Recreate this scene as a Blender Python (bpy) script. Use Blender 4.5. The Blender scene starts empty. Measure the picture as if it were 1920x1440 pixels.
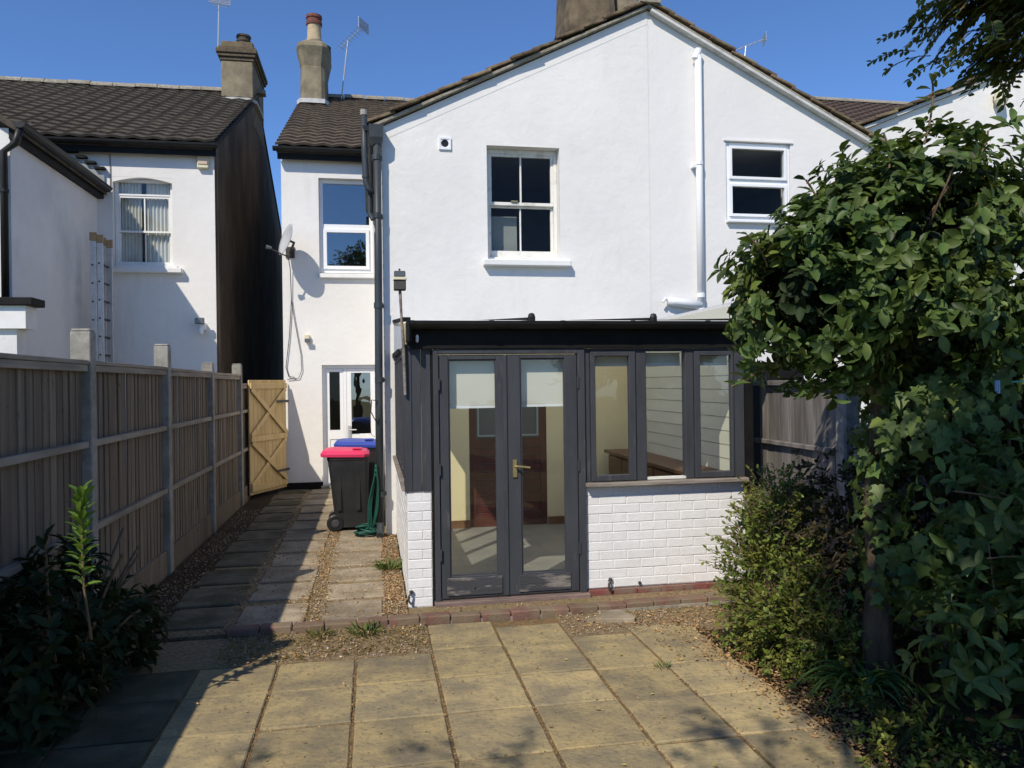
import bpy, bmesh, math, random
import numpy as np
from mathutils import Vector, Matrix

random.seed(7)
RNG = np.random.default_rng(11)
SC = bpy.context.scene
COL = SC.collection

# ------------------------------------------------------------------ camera
cam_d = bpy.data.cameras.new('camera')
cam = bpy.data.objects.new('camera', cam_d)
COL.objects.link(cam)
YAW, PITCH, ROLL = 0.179681, -0.00172, -0.012974
fw = Vector((math.sin(YAW) * math.cos(PITCH), math.cos(YAW) * math.cos(PITCH), math.sin(PITCH)))
rt = Vector((math.cos(YAW), -math.sin(YAW), 0))
up = rt.cross(fw)
r2 = rt * math.cos(ROLL) + up * math.sin(ROLL)
u2 = -rt * math.sin(ROLL) + up * math.cos(ROLL)
m = Matrix((r2, u2, -fw)).transposed().to_4x4()
m.translation = Vector((0, 0, 1.70))
cam.matrix_world = m
cam_d.sensor_width = 36.0
cam_d.lens = 36.0 * 1441.5 / 1920.0
cam_d.clip_start = 0.05
cam_d.clip_end = 800
SC.camera = cam

# ------------------------------------------------------------------ sky and sun
SUN_DIR = Vector((0.62, 0.82, -1.0)).normalized()          # the way the light travels
SUN_EL = math.asin(-SUN_DIR.z)
SUN_AZ = math.atan2(-SUN_DIR.x, -SUN_DIR.y)
world = bpy.data.worlds.new('World')
SC.world = world
world.use_nodes = True
nt = world.node_tree
nt.nodes.clear()
wo = nt.nodes.new('ShaderNodeOutputWorld')
wb = nt.nodes.new('ShaderNodeBackground')
sky = nt.nodes.new('ShaderNodeTexSky')
sky.sky_type = 'NISHITA'
sky.sun_disc = False
sky.sun_elevation = SUN_EL
sky.sun_rotation = SUN_AZ
sky.altitude = 2300
sky.air_density = 1.0
sky.dust_density = 0.0
sky.ozone_density = 10.0
wb.inputs['Strength'].default_value = 0.15
nt.links.new(sky.outputs[0], wb.inputs[0])
nt.links.new(wb.outputs[0], wo.inputs[0])

sun_d = bpy.data.lights.new('sun', 'SUN')
sun_d.energy = 3.8
sun_d.angle = math.radians(0.53)
sun_d.color = (1.0, 0.91, 0.77)
sun = bpy.data.objects.new('sun', sun_d)
COL.objects.link(sun)
sun.rotation_euler = SUN_DIR.to_track_quat('-Z', 'Y').to_euler()
sun.location = (-6, -8, 12)

SC.view_settings.view_transform = 'Standard'
SC.view_settings.look = 'None'
SC.view_settings.exposure = 0.22
SC.view_settings.gamma = 1.0
SC.view_settings.use_curve_mapping = False
SC.cycles.max_bounces = 8
SC.cycles.transparent_max_bounces = 12
SC.cycles.caustics_reflective = False
SC.cycles.caustics_refractive = False


# ------------------------------------------------------------------ materials
MATS = {}


def _n(t, kind, **kw):
    n = t.nodes.new(kind)
    for k, v in kw.items():
        setattr(n, k, v)
    return n


def mat(name, c1, c2=None, scale=6.0, stretch=(1, 1, 1), rough=0.8, bump=0.0, bscale=40.0, bstretch=None,
        c3=None, scale3=1.2, amt3=0.5, rand=0.0, metallic=0.0, spec=0.4, island=0.0, trans=0.0, detail=6.0, ttint=(0.22, 0.32, 0.03),
        c4=None, scale4=30.0, stretch4=(1, 1, 1), lo4=.6, hi4=.7, amt4=.6, objvar=0.0,
        lo=0.35, hi=0.65, lo3=0.48, hi3=0.66, bdist=0.01, coord='pos'):
    m = bpy.data.materials.new(name)
    m.use_nodes = True
    t = m.node_tree
    t.nodes.clear()
    L = t.links.new
    out = _n(t, 'ShaderNodeOutputMaterial')
    p = _n(t, 'ShaderNodeBsdfPrincipled')
    p.inputs['Roughness'].default_value = rough
    p.inputs['Metallic'].default_value = metallic
    p.inputs['Specular IOR Level'].default_value = spec
    if coord == 'pos':
        g = _n(t, 'ShaderNodeNewGeometry')
        pos = g.outputs['Position']
    else:
        g = _n(t, 'ShaderNodeNewGeometry')
        pos = _n(t, 'ShaderNodeTexCoord').outputs['Object']

    if objvar:
        oi = _n(t, 'ShaderNodeObjectInfo')
        sc_ = _n(t, 'ShaderNodeVectorMath', operation='SCALE')
        cbv = _n(t, 'ShaderNodeCombineXYZ')
        for i in range(3):
            L(oi.outputs['Random'], cbv.inputs[i])
        L(cbv.outputs[0], sc_.inputs[0])
        sc_.inputs['Scale'].default_value = objvar
        ad = _n(t, 'ShaderNodeVectorMath', operation='ADD')
        L(pos, ad.inputs[0])
        L(sc_.outputs[0], ad.inputs[1])
        pos = ad.outputs[0]

    def noise(sc, st, det=detail, ro=0.6):
        mp = _n(t, 'ShaderNodeMapping')
        mp.inputs['Scale'].default_value = st
        L(pos, mp.inputs['Vector'])
        nz = _n(t, 'ShaderNodeTexNoise')
        nz.inputs['Scale'].default_value = sc
        nz.inputs['Detail'].default_value = det
        nz.inputs['Roughness'].default_value = ro
        L(mp.outputs[0], nz.inputs['Vector'])
        return nz.outputs['Fac']

    def ramp(fac, a, b):
        mr = _n(t, 'ShaderNodeMapRange')
        mr.inputs['From Min'].default_value = a
        mr.inputs['From Max'].default_value = b
        L(fac, mr.inputs['Value'])
        return mr.outputs[0]

    def mix(fac, a, b, blend='MIX'):
        mx = _n(t, 'ShaderNodeMix', data_type='RGBA', blend_type=blend)
        if isinstance(fac, float):
            mx.inputs[0].default_value = fac
        else:
            L(fac, mx.inputs[0])
        for i, v in ((6, a), (7, b)):
            if isinstance(v, tuple):
                mx.inputs[i].default_value = (*v, 1)
            else:
                L(v, mx.inputs[i])
        return mx.outputs[2]

    col = c1
    if c2 is not None:
        col = mix(ramp(noise(scale, stretch), lo, hi), c1, c2)
    if c3 is not None:
        f = ramp(noise(scale3, stretch, 5.0), lo3, hi3)
        ml = _n(t, 'ShaderNodeMath', operation='MULTIPLY')
        L(f, ml.inputs[0])
        ml.inputs[1].default_value = amt3
        col = mix(ml.outputs[0], col, c3)
    if c4 is not None:
        f = ramp(noise(scale4, stretch4, 4.0), lo4, hi4)
        ml = _n(t, 'ShaderNodeMath', operation='MULTIPLY')
        L(f, ml.inputs[0])
        ml.inputs[1].default_value = amt4
        col = mix(ml.outputs[0], col, c4)
    if rand or island:
        if island:
            rnd = g.outputs['Random Per Island']
        else:
            rnd = _n(t, 'ShaderNodeObjectInfo').outputs['Random']
        amount = island or rand
        mr = _n(t, 'ShaderNodeMapRange')
        mr.inputs['To Min'].default_value = 1 - amount
        mr.inputs['To Max'].default_value = 1 + amount
        L(rnd, mr.inputs['Value'])
        cb = _n(t, 'ShaderNodeCombineColor')
        for i in range(3):
            L(mr.outputs[0], cb.inputs[i])
        col = mix(1.0, col, cb.outputs[0], 'MULTIPLY')
    if isinstance(col, tuple):
        p.inputs['Base Color'].default_value = (*col, 1)
    else:
        L(col, p.inputs['Base Color'])
    if bump:
        b = _n(t, 'ShaderNodeBump')
        b.inputs['Strength'].default_value = bump
        b.inputs['Distance'].default_value = bdist
        L(noise(bscale, bstretch or stretch), b.inputs['Height'])
        L(b.outputs[0], p.inputs['Normal'])
    surf = p.outputs[0]
    if trans:
        tr = _n(t, 'ShaderNodeBsdfTranslucent')
        if isinstance(col, tuple):
            tr.inputs['Color'].default_value = (*col, 1)
        else:
            L(mix(0.5, col, ttint), tr.inputs['Color'])
        ms = _n(t, 'ShaderNodeMixShader')
        ms.inputs[0].default_value = trans
        L(surf, ms.inputs[1])
        L(tr.outputs[0], ms.inputs[2])
        surf = ms.outputs[0]
    L(surf, out.inputs['Surface'])
    MATS[name] = m
    return m


def glass(name, tint=(0.9, 0.93, 0.92), f0=0.06, rough=0.01):
    m = bpy.data.materials.new(name)
    m.use_nodes = True
    t = m.node_tree
    t.nodes.clear()
    L = t.links.new
    out = _n(t, 'ShaderNodeOutputMaterial')
    tr = _n(t, 'ShaderNodeBsdfTransparent')
    tr.inputs[0].default_value = (*tint, 1)
    gl = _n(t, 'ShaderNodeBsdfGlossy')
    gl.inputs['Roughness'].default_value = rough
    lw = _n(t, 'ShaderNodeLayerWeight')
    lw.inputs['Blend'].default_value = 0.5
    pw = _n(t, 'ShaderNodeMath', operation='POWER')
    pw.inputs[1].default_value = 5.0
    L(lw.outputs['Facing'], pw.inputs[0])
    ml = _n(t, 'ShaderNodeMapRange')
    ml.inputs['To Min'].default_value = f0
    L(pw.outputs[0], ml.inputs['Value'])
    nz = _n(t, 'ShaderNodeTexNoise')
    nz.inputs['Scale'].default_value = 2.5
    g = _n(t, 'ShaderNodeNewGeometry')
    L(g.outputs['Position'], nz.inputs['Vector'])
    b = _n(t, 'ShaderNodeBump')
    b.inputs['Strength'].default_value = 0.05
    b.inputs['Distance'].default_value = 0.05
    L(nz.outputs['Fac'], b.inputs['Height'])
    L(b.outputs[0], gl.inputs['Normal'])
    ms = _n(t, 'ShaderNodeMixShader')
    L(ml.outputs[0], ms.inputs[0])
    L(tr.outputs[0], ms.inputs[1])
    L(gl.outputs[0], ms.inputs[2])
    L(ms.outputs[0], out.inputs['Surface'])
    MATS[name] = m
    return m


mat('white_render', (.795, .780, .752), (.755, .742, .717), scale=1.3, c3=(.64, .632, .615), scale3=.55, amt3=.4, rough=.9, bump=.35, bscale=9, bdist=.02, spec=.12, c4=(.55, .54, .51), scale4=3.2, stretch4=(1, 1, .16), lo4=.60, hi4=.78, amt4=.35)
mat('white_render_warm', (.775, .76, .74), (.745, .73, .715), scale=1.1, c3=(.66, .655, .645), scale3=.5, amt3=.3, rough=.9, bump=.3, bscale=8, bdist=.02, spec=.15)
mat('white_render_grey', (.76, .75, .74), (.70, .69, .68), scale=1.6, c3=(.52, .52, .53), scale3=.9, amt3=.5, rough=.9, bump=.4, bscale=12, bdist=.015, spec=.15)
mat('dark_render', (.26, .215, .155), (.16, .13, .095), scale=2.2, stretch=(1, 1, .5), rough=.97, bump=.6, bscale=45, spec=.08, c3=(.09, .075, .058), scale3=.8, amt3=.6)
mat('white_paint', (.80, .80, .79), (.73, .73, .70), scale=5, rough=.5, spec=.4)
mat('white_plastic', (.83, .84, .85), (.80, .81, .82), scale=3, rough=.3, spec=.5)
mat('old_white_paint', (.76, .75, .70), (.52, .49, .42), scale=9, lo=.5, hi=.75, rough=.65, bump=.3, bscale=60)
mat('white_brick', (.80, .80, .80), (.72, .72, .73), scale=22, lo=.4, hi=.8, rough=.75, bump=.5, bscale=70, bdist=.006, c3=(.60, .59, .56), scale3=3, amt3=.3, rand=.03, spec=.25)
mat('white_mortar', (.74, .74, .74), (.66, .66, .66), scale=20, rough=.9, bump=.4, bscale=90)
mat('grey_paint', (.056, .060, .069), (.042, .045, .052), scale=8, stretch=(1, 1, .25), rough=.55, bump=.3, bscale=45, bstretch=(3, 3, .3), c3=(.13, .125, .12), scale3=14, amt3=.45, lo3=.61, hi3=.72, spec=.3, objvar=11.0)
mat('black_paint', (.0075, .0072, .0070), (.013, .0125, .012), scale=7, rough=.62, bump=.15, bscale=30, spec=.18)
mat('black_plastic', (.012, .012, .012), (.020, .020, .020), scale=5, rough=.45, spec=.3)
mat('pipe_black', (.022, .027, .031), (.045, .055, .062), scale=4, stretch=(1, 1, .3), rough=.5, c3=(.42, .40, .37), scale3=9, amt3=.9, lo3=.66, hi3=.70)
mat('weathered_wood', (.27, .23, .19), (.12, .10, .085), scale=20, stretch=(.15, 1, 1), rough=.85, bump=.6, bscale=60, bstretch=(.1, 1, 1), c3=(.40, .37, .33), scale3=8, amt3=.5)
mat('step_wood', (.24, .17, .15), (.12, .09, .08), scale=18, stretch=(.2, 1, 1), rough=.8, bump=.5, bscale=60, bstretch=(.1, 1, 1))
mat('fence_board', (.245, .202, .152), (.145, .118, .088), scale=14, stretch=(1, 1, .07), rough=.93, bump=.5, bscale=60, bstretch=(1, 1, .06), rand=.12, c3=(.095, .075, .060), scale3=1.8, amt3=.6, lo3=.50, hi3=.70, spec=.12, c4=(.050, .038, .030), scale4=16, stretch4=(1, 1, .5), lo4=.66, hi4=.72, amt4=.8, objvar=13.0)
mat('fence_rail', (.36, .32, .26), (.22, .19, .15), scale=16, stretch=(1, .1, 1), rough=.9, bump=.4, bscale=60, bstretch=(1, .08, 1), rand=.08, spec=.15)
mat('grey_board', (.25, .23, .21), (.11, .10, .092), scale=10, stretch=(1, 1, .1), rough=.9, bump=.6, bscale=50, bstretch=(1, 1, .06), rand=.12, c3=(.06, .055, .05), scale3=4, amt3=.8, lo3=.50, hi3=.66, spec=.15)
mat('concrete', (.37, .35, .31), (.26, .245, .215), scale=14, rough=.95, bump=.4, bscale=90, c3=(.15, .145, .105), scale3=2.5, amt3=.6, spec=.12)
mat('old_concrete', (.34, .325, .30), (.20, .19, .175), scale=16, rough=.95, bump=.5, bscale=80, c3=(.11, .11, .10), scale3=5, amt3=.6, spec=.15)
mat('gate_wood', (.68, .50, .25), (.55, .39, .18), scale=13, stretch=(1, 1, .1), rough=.75, bump=.3, bscale=50, bstretch=(1, 1, .08), rand=.1, spec=.2)
mat('slab_buff', (.445, .345, .170), (.335, .272, .152), scale=7, stretch=(1, 1.3, 1), rough=.93, bump=.7, bscale=30, bdist=.011, rand=.15, c3=(.185, .160, .115), scale3=2.9, amt3=.80, lo3=.43, hi3=.66, spec=.1, c4=(.150, .130, .095), scale4=38, lo4=.52, hi4=.70, amt4=.65, objvar=37.0, detail=12.0)
mat('slab_grey', (.385, .325, .235), (.265, .225, .17), scale=7, rough=.93, bump=.6, bscale=26, bdist=.012, rand=.14, c3=(.18, .145, .095), scale3=3.0, amt3=.75, lo3=.44, hi3=.62, spec=.12, c4=(.40, .30, .18), scale4=24, lo4=.54, hi4=.64, amt4=.6, objvar=23.0)
mat('slab_grey_shaded', (.20, .17, .12), (.125, .11, .08), scale=7, rough=.95, bump=.6, bscale=26, bdist=.012, rand=.2, c3=(.075, .07, .04), scale3=3.0, amt3=.8, lo3=.42, hi3=.6, spec=.1)  # grey slab darkened, the fence shade put into its colour
mat('slab_buff_shaded', (.15, .135, .085), (.095, .088, .06), scale=6, rough=.95, bump=.5, bscale=18, bdist=.012, rand=.1, c3=(.06, .06, .035), scale3=2.4, amt3=.8, lo3=.42, hi3=.6, spec=.1, objvar=19.0)  # buff slab darkened to deepen the shade along the left
mat('joint_dirt', (.27, .175, .085), (.15, .105, .06), scale=22, rough=.98, bump=.9, bscale=130, c3=(.09, .10, .04), scale3=3, amt3=.4, spec=.1)
mat('soil', (.080, .058, .038), (.045, .034, .024), scale=18, rough=1, bump=1, bscale=70, bdist=.03, c3=(.13, .10, .055), scale3=2.2, amt3=.5, spec=.1)
mat('dry_lawn', (.21, .195, .085), (.15, .16, .06), scale=3, rough=1, bump=.8, bscale=60, c3=(.26, .22, .12), scale3=.7, amt3=.6, spec=.1)
mat('litter_ground', (.36, .265, .155), (.20, .145, .085), scale=34, rough=.98, bump=1, bscale=120, bdist=.015, c3=(.24, .215, .09), scale3=2.3, amt3=.5, spec=.1, c4=(.44, .36, .25), scale4=60, lo4=.56, hi4=.66, amt4=.6)
mat('gravel_stone', (.56, .47, .35), (.30, .225, .15), scale=30, rough=.85, island=.45, spec=.2)
mat('litter_leaf', (.42, .265, .125), (.26, .155, .07), scale=8, rough=.85, island=.5, spec=.15)
mat('yellow_leaf', (.52, .43, .09), (.38, .27, .06), scale=30, rough=.7, island=.3)
mat('kerb_brick', (.23, .115, .088), (.155, .10, .08), scale=15, rough=.95, bump=.6, bscale=60, rand=.10, c3=(.21, .175, .115), scale3=5, amt3=.7, lo3=.42, hi3=.58, spec=.1)
mat('red_paint', (.22, .068, .058), (.16, .065, .055), scale=12, rough=.88, bump=.4, bscale=50, rand=.1, c3=(.20, .16, .12), scale3=7, amt3=.8, lo3=.46, hi3=.60)
mat('roof_tile_dark', (.098, .083, .067), (.058, .050, .043), scale=9, rough=.92, bump=.4, bscale=40, c3=(.15, .13, .09), scale3=5, amt3=.45, spec=.12, c4=(.34, .33, .28), scale4=7, lo4=.69, hi4=.74, amt4=.8)
mat('roof_tile_warm', (.135, .104, .078), (.072, .060, .050), scale=10, rough=.92, bump=.4, bscale=40, c3=(.19, .15, .10), scale3=6, amt3=.55, spec=.12, c4=(.25, .23, .17), scale4=9, lo4=.66, hi4=.74, amt4=.7)
mat('roof_tile_brown', (.125, .088, .068), (.080, .060, .050), scale=6, rough=.9, bump=.3, bscale=30, spec=.2)
mat('verge_tile', (.21, .150, .100), (.105, .075, .055), scale=12, rough=.92, bump=.5, bscale=50, rand=.3, c3=(.27, .24, .12), scale3=7, amt3=.6, spec=.15)
mat('mortar', (.36, .33, .27), (.22, .20, .16), scale=18, rough=.95, bump=.6, bscale=60, c3=(.16, .15, .09), scale3=4, amt3=.5)
mat('stack_render', (.30, .255, .17), (.20, .17, .12), scale=5, rough=.95, bump=.4, bscale=30, c3=(.12, .10, .075), scale3=2.2, amt3=.6, spec=.1)
mat('stack_render_brown', (.19, .145, .095), (.12, .095, .065), scale=4, rough=.95, bump=.4, bscale=30, c3=(.085, .07, .05), scale3=2, amt3=.6, spec=.1)
mat('stack_brick', (.165, .125, .085), (.10, .08, .058), scale=14, rough=.95, bump=.6, bscale=40, rand=.2, c3=(.20, .185, .09), scale3=4, amt3=.6, spec=.1)
mat('pot_cream', (.52, .42, .27), (.40, .31, .19), scale=8, rough=.85)
mat('pot_red', (.22, .07, .045), (.11, .045, .035), scale=10, rough=.8)
mat('pot_dark', (.10, .075, .05), (.05, .04, .03), scale=10, rough=.9)
mat('lead_white', (.62, .62, .60), (.45, .45, .44), scale=9, rough=.7)
mat('aluminium', (.62, .62, .62), (.52, .52, .52), scale=12, rough=.42, metallic=.55)
mat('aerial_metal', (.55, .55, .55), rough=.4, metallic=.5)
mat('dish_grey', (.46, .47, .49), (.42, .43, .45), scale=5, rough=.55)
mat('dark_metal', (.05, .05, .052), (.09, .08, .07), scale=12, rough=.55, metallic=.3)
mat('brass', (.52, .40, .17), (.40, .29, .12), scale=20, rough=.35, metallic=.8)
mat('cream_plastic', (.68, .63, .44), rough=.5)
mat('lens_grey', (.10, .105, .11), rough=.2, spec=.6)
mat('tan_block', (.42, .29, .15), (.33, .22, .11), scale=12, rough=.8)
mat('alarm_face', (.60, .46, .33), (.50, .40, .30), scale=14, rough=.6)
mat('bin_black', (.018, .018, .019), (.028, .028, .028), scale=6, rough=.45, bump=.1, bscale=120, spec=.4)
mat('bin_pink', (.80, .045, .145), (.70, .04, .12), scale=4, rough=.42, spec=.5)
mat('bin_blue', (.045, .085, .42), (.035, .07, .33), scale=4, rough=.42, spec=.5)
mat('hose_green', (.010, .085, .062), (.008, .06, .045), scale=8, rough=.45)
mat('cream_wall', (.76, .66, .40), (.72, .62, .38), scale=1.5, rough=.85, bump=.1, bscale=40)
mat('pale_wall', (.66, .65, .58), (.60, .59, .53), scale=1.5, rough=.85)
mat('cladding', (.64, .63, .52), (.58, .575, .475), scale=6, stretch=(1, .2, 1), rough=.6, rand=.04)
mat('floor_tile', (.235, .225, .195), (.19, .182, .16), scale=4, rough=.5, bump=.1, bscale=30)
mat('mahogany', (.105, .028, .020), (.060, .018, .014), scale=9, stretch=(1, 1, .15), rough=.45)
mat('cabinet_wood', (.135, .058, .028), (.080, .036, .020), scale=10, stretch=(1, .15, 1), rough=.4)
mat('skirting', (.20, .10, .05), (.14, .07, .035), scale=8, rough=.5)
mat('blind_fabric', (.76, .74, .65), (.72, .70, .62), scale=3, rough=.85, trans=.18, ttint=(.7, .68, .6))
mat('curtain', (.84, .83, .78), (.76, .75, .70), scale=5, rough=.9, trans=.2, ttint=(.75, .73, .68))
mat('room_wall', (.42, .40, .36), (.36, .345, .31), scale=2, rough=.9)
mat('grey_panel', (.30, .32, .32), (.24, .26, .26), scale=3, rough=.7)
mat('polycarbonate', (.88, .89, .88), (.82, .83, .82), scale=5, rough=.4, trans=.88, ttint=(.92, .93, .91))
mat('infill_sheet', (.70, .72, .74), (.42, .45, .47), scale=7, rough=.4, bump=.3, bscale=12)
mat('bark', (.15, .105, .065), (.075, .052, .035), scale=12, stretch=(1, 1, .25), rough=.95, bump=.9, bscale=30, bstretch=(1, 1, .2), bdist=.03, c3=(.12, .13, .06), scale3=4, amt3=.4)
mat('twig', (.19, .12, .065), (.11, .075, .045), scale=20, rough=.85)
mat('leaf_glossy', (.082, .126, .030), (.040, .074, .019), scale=7, rough=.48, island=.55, trans=.2, spec=.28, c3=(.15, .175, .035), scale3=2.5, amt3=.6, lo3=.5, hi3=.7)
mat('leaf_ivy', (.085, .128, .032), (.044, .082, .022), scale=8, rough=.5, island=.5, trans=.18, spec=.28, c3=(.16, .20, .05), scale3=3.5, amt3=.6)
mat('leaf_small', (.19, .22, .036), (.085, .14, .028), scale=9, rough=.5, island=.45, trans=.3, spec=.3, c3=(.23, .19, .035), scale3=6, amt3=.6, lo3=.5, hi3=.65)
mat('leaf_strap', (.085, .165, .038), (.058, .12, .028), scale=6, rough=.42, island=.25, trans=.3)
mat('leaf_shaded', (.022, .036, .013), (.014, .024, .009), scale=6, rough=.6, island=.45, trans=.08, spec=.14)  # leaf colour darkened to stand in for deep shade
mat('leaf_brown', (.062, .050, .026), (.034, .029, .016), scale=9, rough=.7, island=.45, trans=.1, spec=.12)
mat('worn_paint', (.060, .063, .070), (.050, .052, .058), scale=8, rough=.7, bump=.5, bscale=50, bstretch=(.2, 1, 3), c3=(.26, .235, .21), scale3=9, stretch=(.35, 1, 1.6), amt3=.85, lo3=.50, hi3=.60, spec=.25)
mat('leaf_sunlit', (.16, .28, .045), (.12, .22, .035), scale=6, rough=.4, island=.2, trans=.35)  # lighter leaf colour standing for sun on the shoot
mat('leaf_robinia', (.060, .098, .024), (.036, .068, .018), scale=9, rough=.5, island=.35, trans=.35, spec=.3, c3=(.13, .14, .03), scale3=3, amt3=.5)
mat('weed', (.10, .17, .04), (.16, .17, .05), scale=15, rough=.6, island=.3, trans=.3)
mat('dry_grass', (.34, .25, .10), (.23, .19, .07), scale=15, rough=.8, island=.35, trans=.2)
mat('peg_blue', (.25, .38, .62), rough=.5)
mat('line_green', (.10, .42, .32), rough=.5)
mat('brown_post', (.14, .065, .03), (.09, .045, .025), scale=14, stretch=(1, 1, .1), rough=.8)
glass('pane_glass', f0=.07)
glass('pane_reflective', tint=(.55, .60, .60), f0=.27)
glass('pane_dark', tint=(.80, .82, .80), f0=.02)


# ------------------------------------------------------------------ mesh helpers
class MB:
    def __init__(self):
        self.v, self.f = [], []

    def add(self, vs, fs):
        o = len(self.v)
        self.v += [tuple(p) for p in vs]
        self.f += [tuple(i + o for i in q) for q in fs]
        return self

    def box(self, x0, x1, y0, y1, z0, z1):
        return self.add([(x0, y0, z0), (x1, y0, z0), (x1, y1, z0), (x0, y1, z0), (x0, y0, z1), (x1, y0, z1), (x1, y1, z1), (x0, y1, z1)],
                        [(3, 2, 1, 0), (4, 5, 6, 7), (0, 1, 5, 4), (1, 2, 6, 5), (2, 3, 7, 6), (3, 0, 4, 7)])

    def prism(self, poly, axis, a, b):
        """poly: 2D list; axis 'y' -> (x,z), 'x' -> (y,z), 'z' -> (x,y)."""
        def P(p, t):
            return {'y': (p[0], t, p[1]), 'x': (t, p[0], p[1]), 'z': (p[0], p[1], t)}[axis]
        n = len(poly)
        vs = [P(p, a) for p in poly] + [P(p, b) for p in poly]
        fs = [tuple(range(n)), tuple(range(2 * n - 1, n - 1, -1))]
        fs += [(i, i + n, (i + 1) % n + n, (i + 1) % n) for i in range(n)]
        return self.add(vs, fs)

    def beam(self, a, b, w, h, upv=(0, 0, 1)):
        a, b = Vector(a), Vector(b)
        d = (b - a).normalized()
        s = d.cross(Vector(upv))
        if s.length < 1e-4:
            s = d.cross(Vector((1, 0, 0)))
        s.normalize()
        n = s.cross(d)
        vs = []
        for c in (a, b):
            for i, j in ((-1, -1), (1, -1), (1, 1), (-1, 1)):
                vs.append(c + s * (w / 2 * i) + n * (h / 2 * j))
        return self.add(vs, [(0, 1, 2, 3), (7, 6, 5, 4), (0, 4, 5, 1), (1, 5, 6, 2), (2, 6, 7, 3), (3, 7, 4, 0)])

    def tube(self, pts, r, n=8, caps=True):
        pts = [Vector(p) for p in pts]
        rs = r if isinstance(r, (list, tuple)) else [r] * len(pts)
        o = len(self.v)
        prev = None
        for i, p in enumerate(pts):
            d = (pts[min(i + 1, len(pts) - 1)] - pts[max(i - 1, 0)]).normalized()
            if prev is None:
                s = d.cross(Vector((0, 0, 1)))
                if s.length < 1e-3:
                    s = d.cross(Vector((0, 1, 0)))
            else:
                s = prev - d * prev.dot(d)
            s.normalize()
            prev = s
            t = d.cross(s)
            for k in range(n):
                a = 2 * math.pi * k / n
                self.v.append(tuple(p + (s * math.cos(a) + t * math.sin(a)) * rs[i]))
        for i in range(len(pts) - 1):
            for k in range(n):
                k2 = (k + 1) % n
                self.f.append((o + i * n + k, o + i * n + k2, o + (i + 1) * n + k2, o + (i + 1) * n + k))
        if caps:
            self.f.append(tuple(o + k for k in range(n))[::-1])
            self.f.append(tuple(o + (len(pts) - 1) * n + k for k in range(n)))
        return self

    def rings(self, rings, caps=True):
        n = len(rings[0])
        o = len(self.v)
        for rg in rings:
            self.v += [tuple(p) for p in rg]
        for i in range(len(rings) - 1):
            for k in range(n):
                k2 = (k + 1) % n
                self.f.append((o + i * n + k, o + i * n + k2, o + (i + 1) * n + k2, o + (i + 1) * n + k))
        if caps:
            self.f.append(tuple(o + k for k in range(n))[::-1])
            self.f.append(tuple(o + (len(rings) - 1) * n + k for k in range(n)))
        return self

    def lathe(self, cx, cy, prof, n=20):
        return self.rings([[(cx + r * math.cos(2 * math.pi * k / n), cy + r * math.sin(2 * math.pi * k / n), z) for k in range(n)] for r, z in prof])

    def mesh(self, name, material, bevel=0.0, smooth=False, recalc=True):
        me = bpy.data.meshes.new(name)
        me.from_pydata(self.v, [], self.f)
        if bevel or recalc:
            bm = bmesh.new()
            bm.from_mesh(me)
            if recalc:
                bmesh.ops.recalc_face_normals(bm, faces=bm.faces)
            if bevel:
                es = [e for e in bm.edges if len(e.link_faces) == 2 and e.calc_face_angle(0) > 0.6]
                bmesh.ops.bevel(bm, geom=es, offset=bevel, segments=1, affect='EDGES', clamp_overlap=True)
            bm.to_mesh(me)
            bm.free()
        if smooth:
            me.shade_smooth()
        me.materials.append(MATS[material])
        return me

    def build(self, name, material, parent=None, bevel=0.0, smooth=False, recalc=True):
        return link(name, self.mesh(name, material, bevel, smooth, recalc), parent)


BASE = {}


def link(name, me, parent=None, loc=None, rot=None, scale=None):
    o = bpy.data.objects.new(name, me)
    COL.objects.link(o)
    L = Vector(loc) if loc else Vector((0, 0, 0))
    BASE[o.name] = L.copy()
    if parent is not None:
        o.parent = parent
        o.location = L - BASE[parent.name]
    else:
        o.location = L
    if rot:
        o.rotation_euler = rot
    if scale:
        o.scale = scale
    return o


def thing(name, loc, label, cat, group=None):
    o = link(name, None, None, loc)
    o.empty_display_size = 0.1
    return tag(o, label, cat, group)


def tag(o, label=None, cat=None, group=None, kind=None):
    for k, v in (('label', label), ('category', cat), ('group', group), ('kind', kind)):
        if v:
            o[k] = v
    return o


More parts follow.
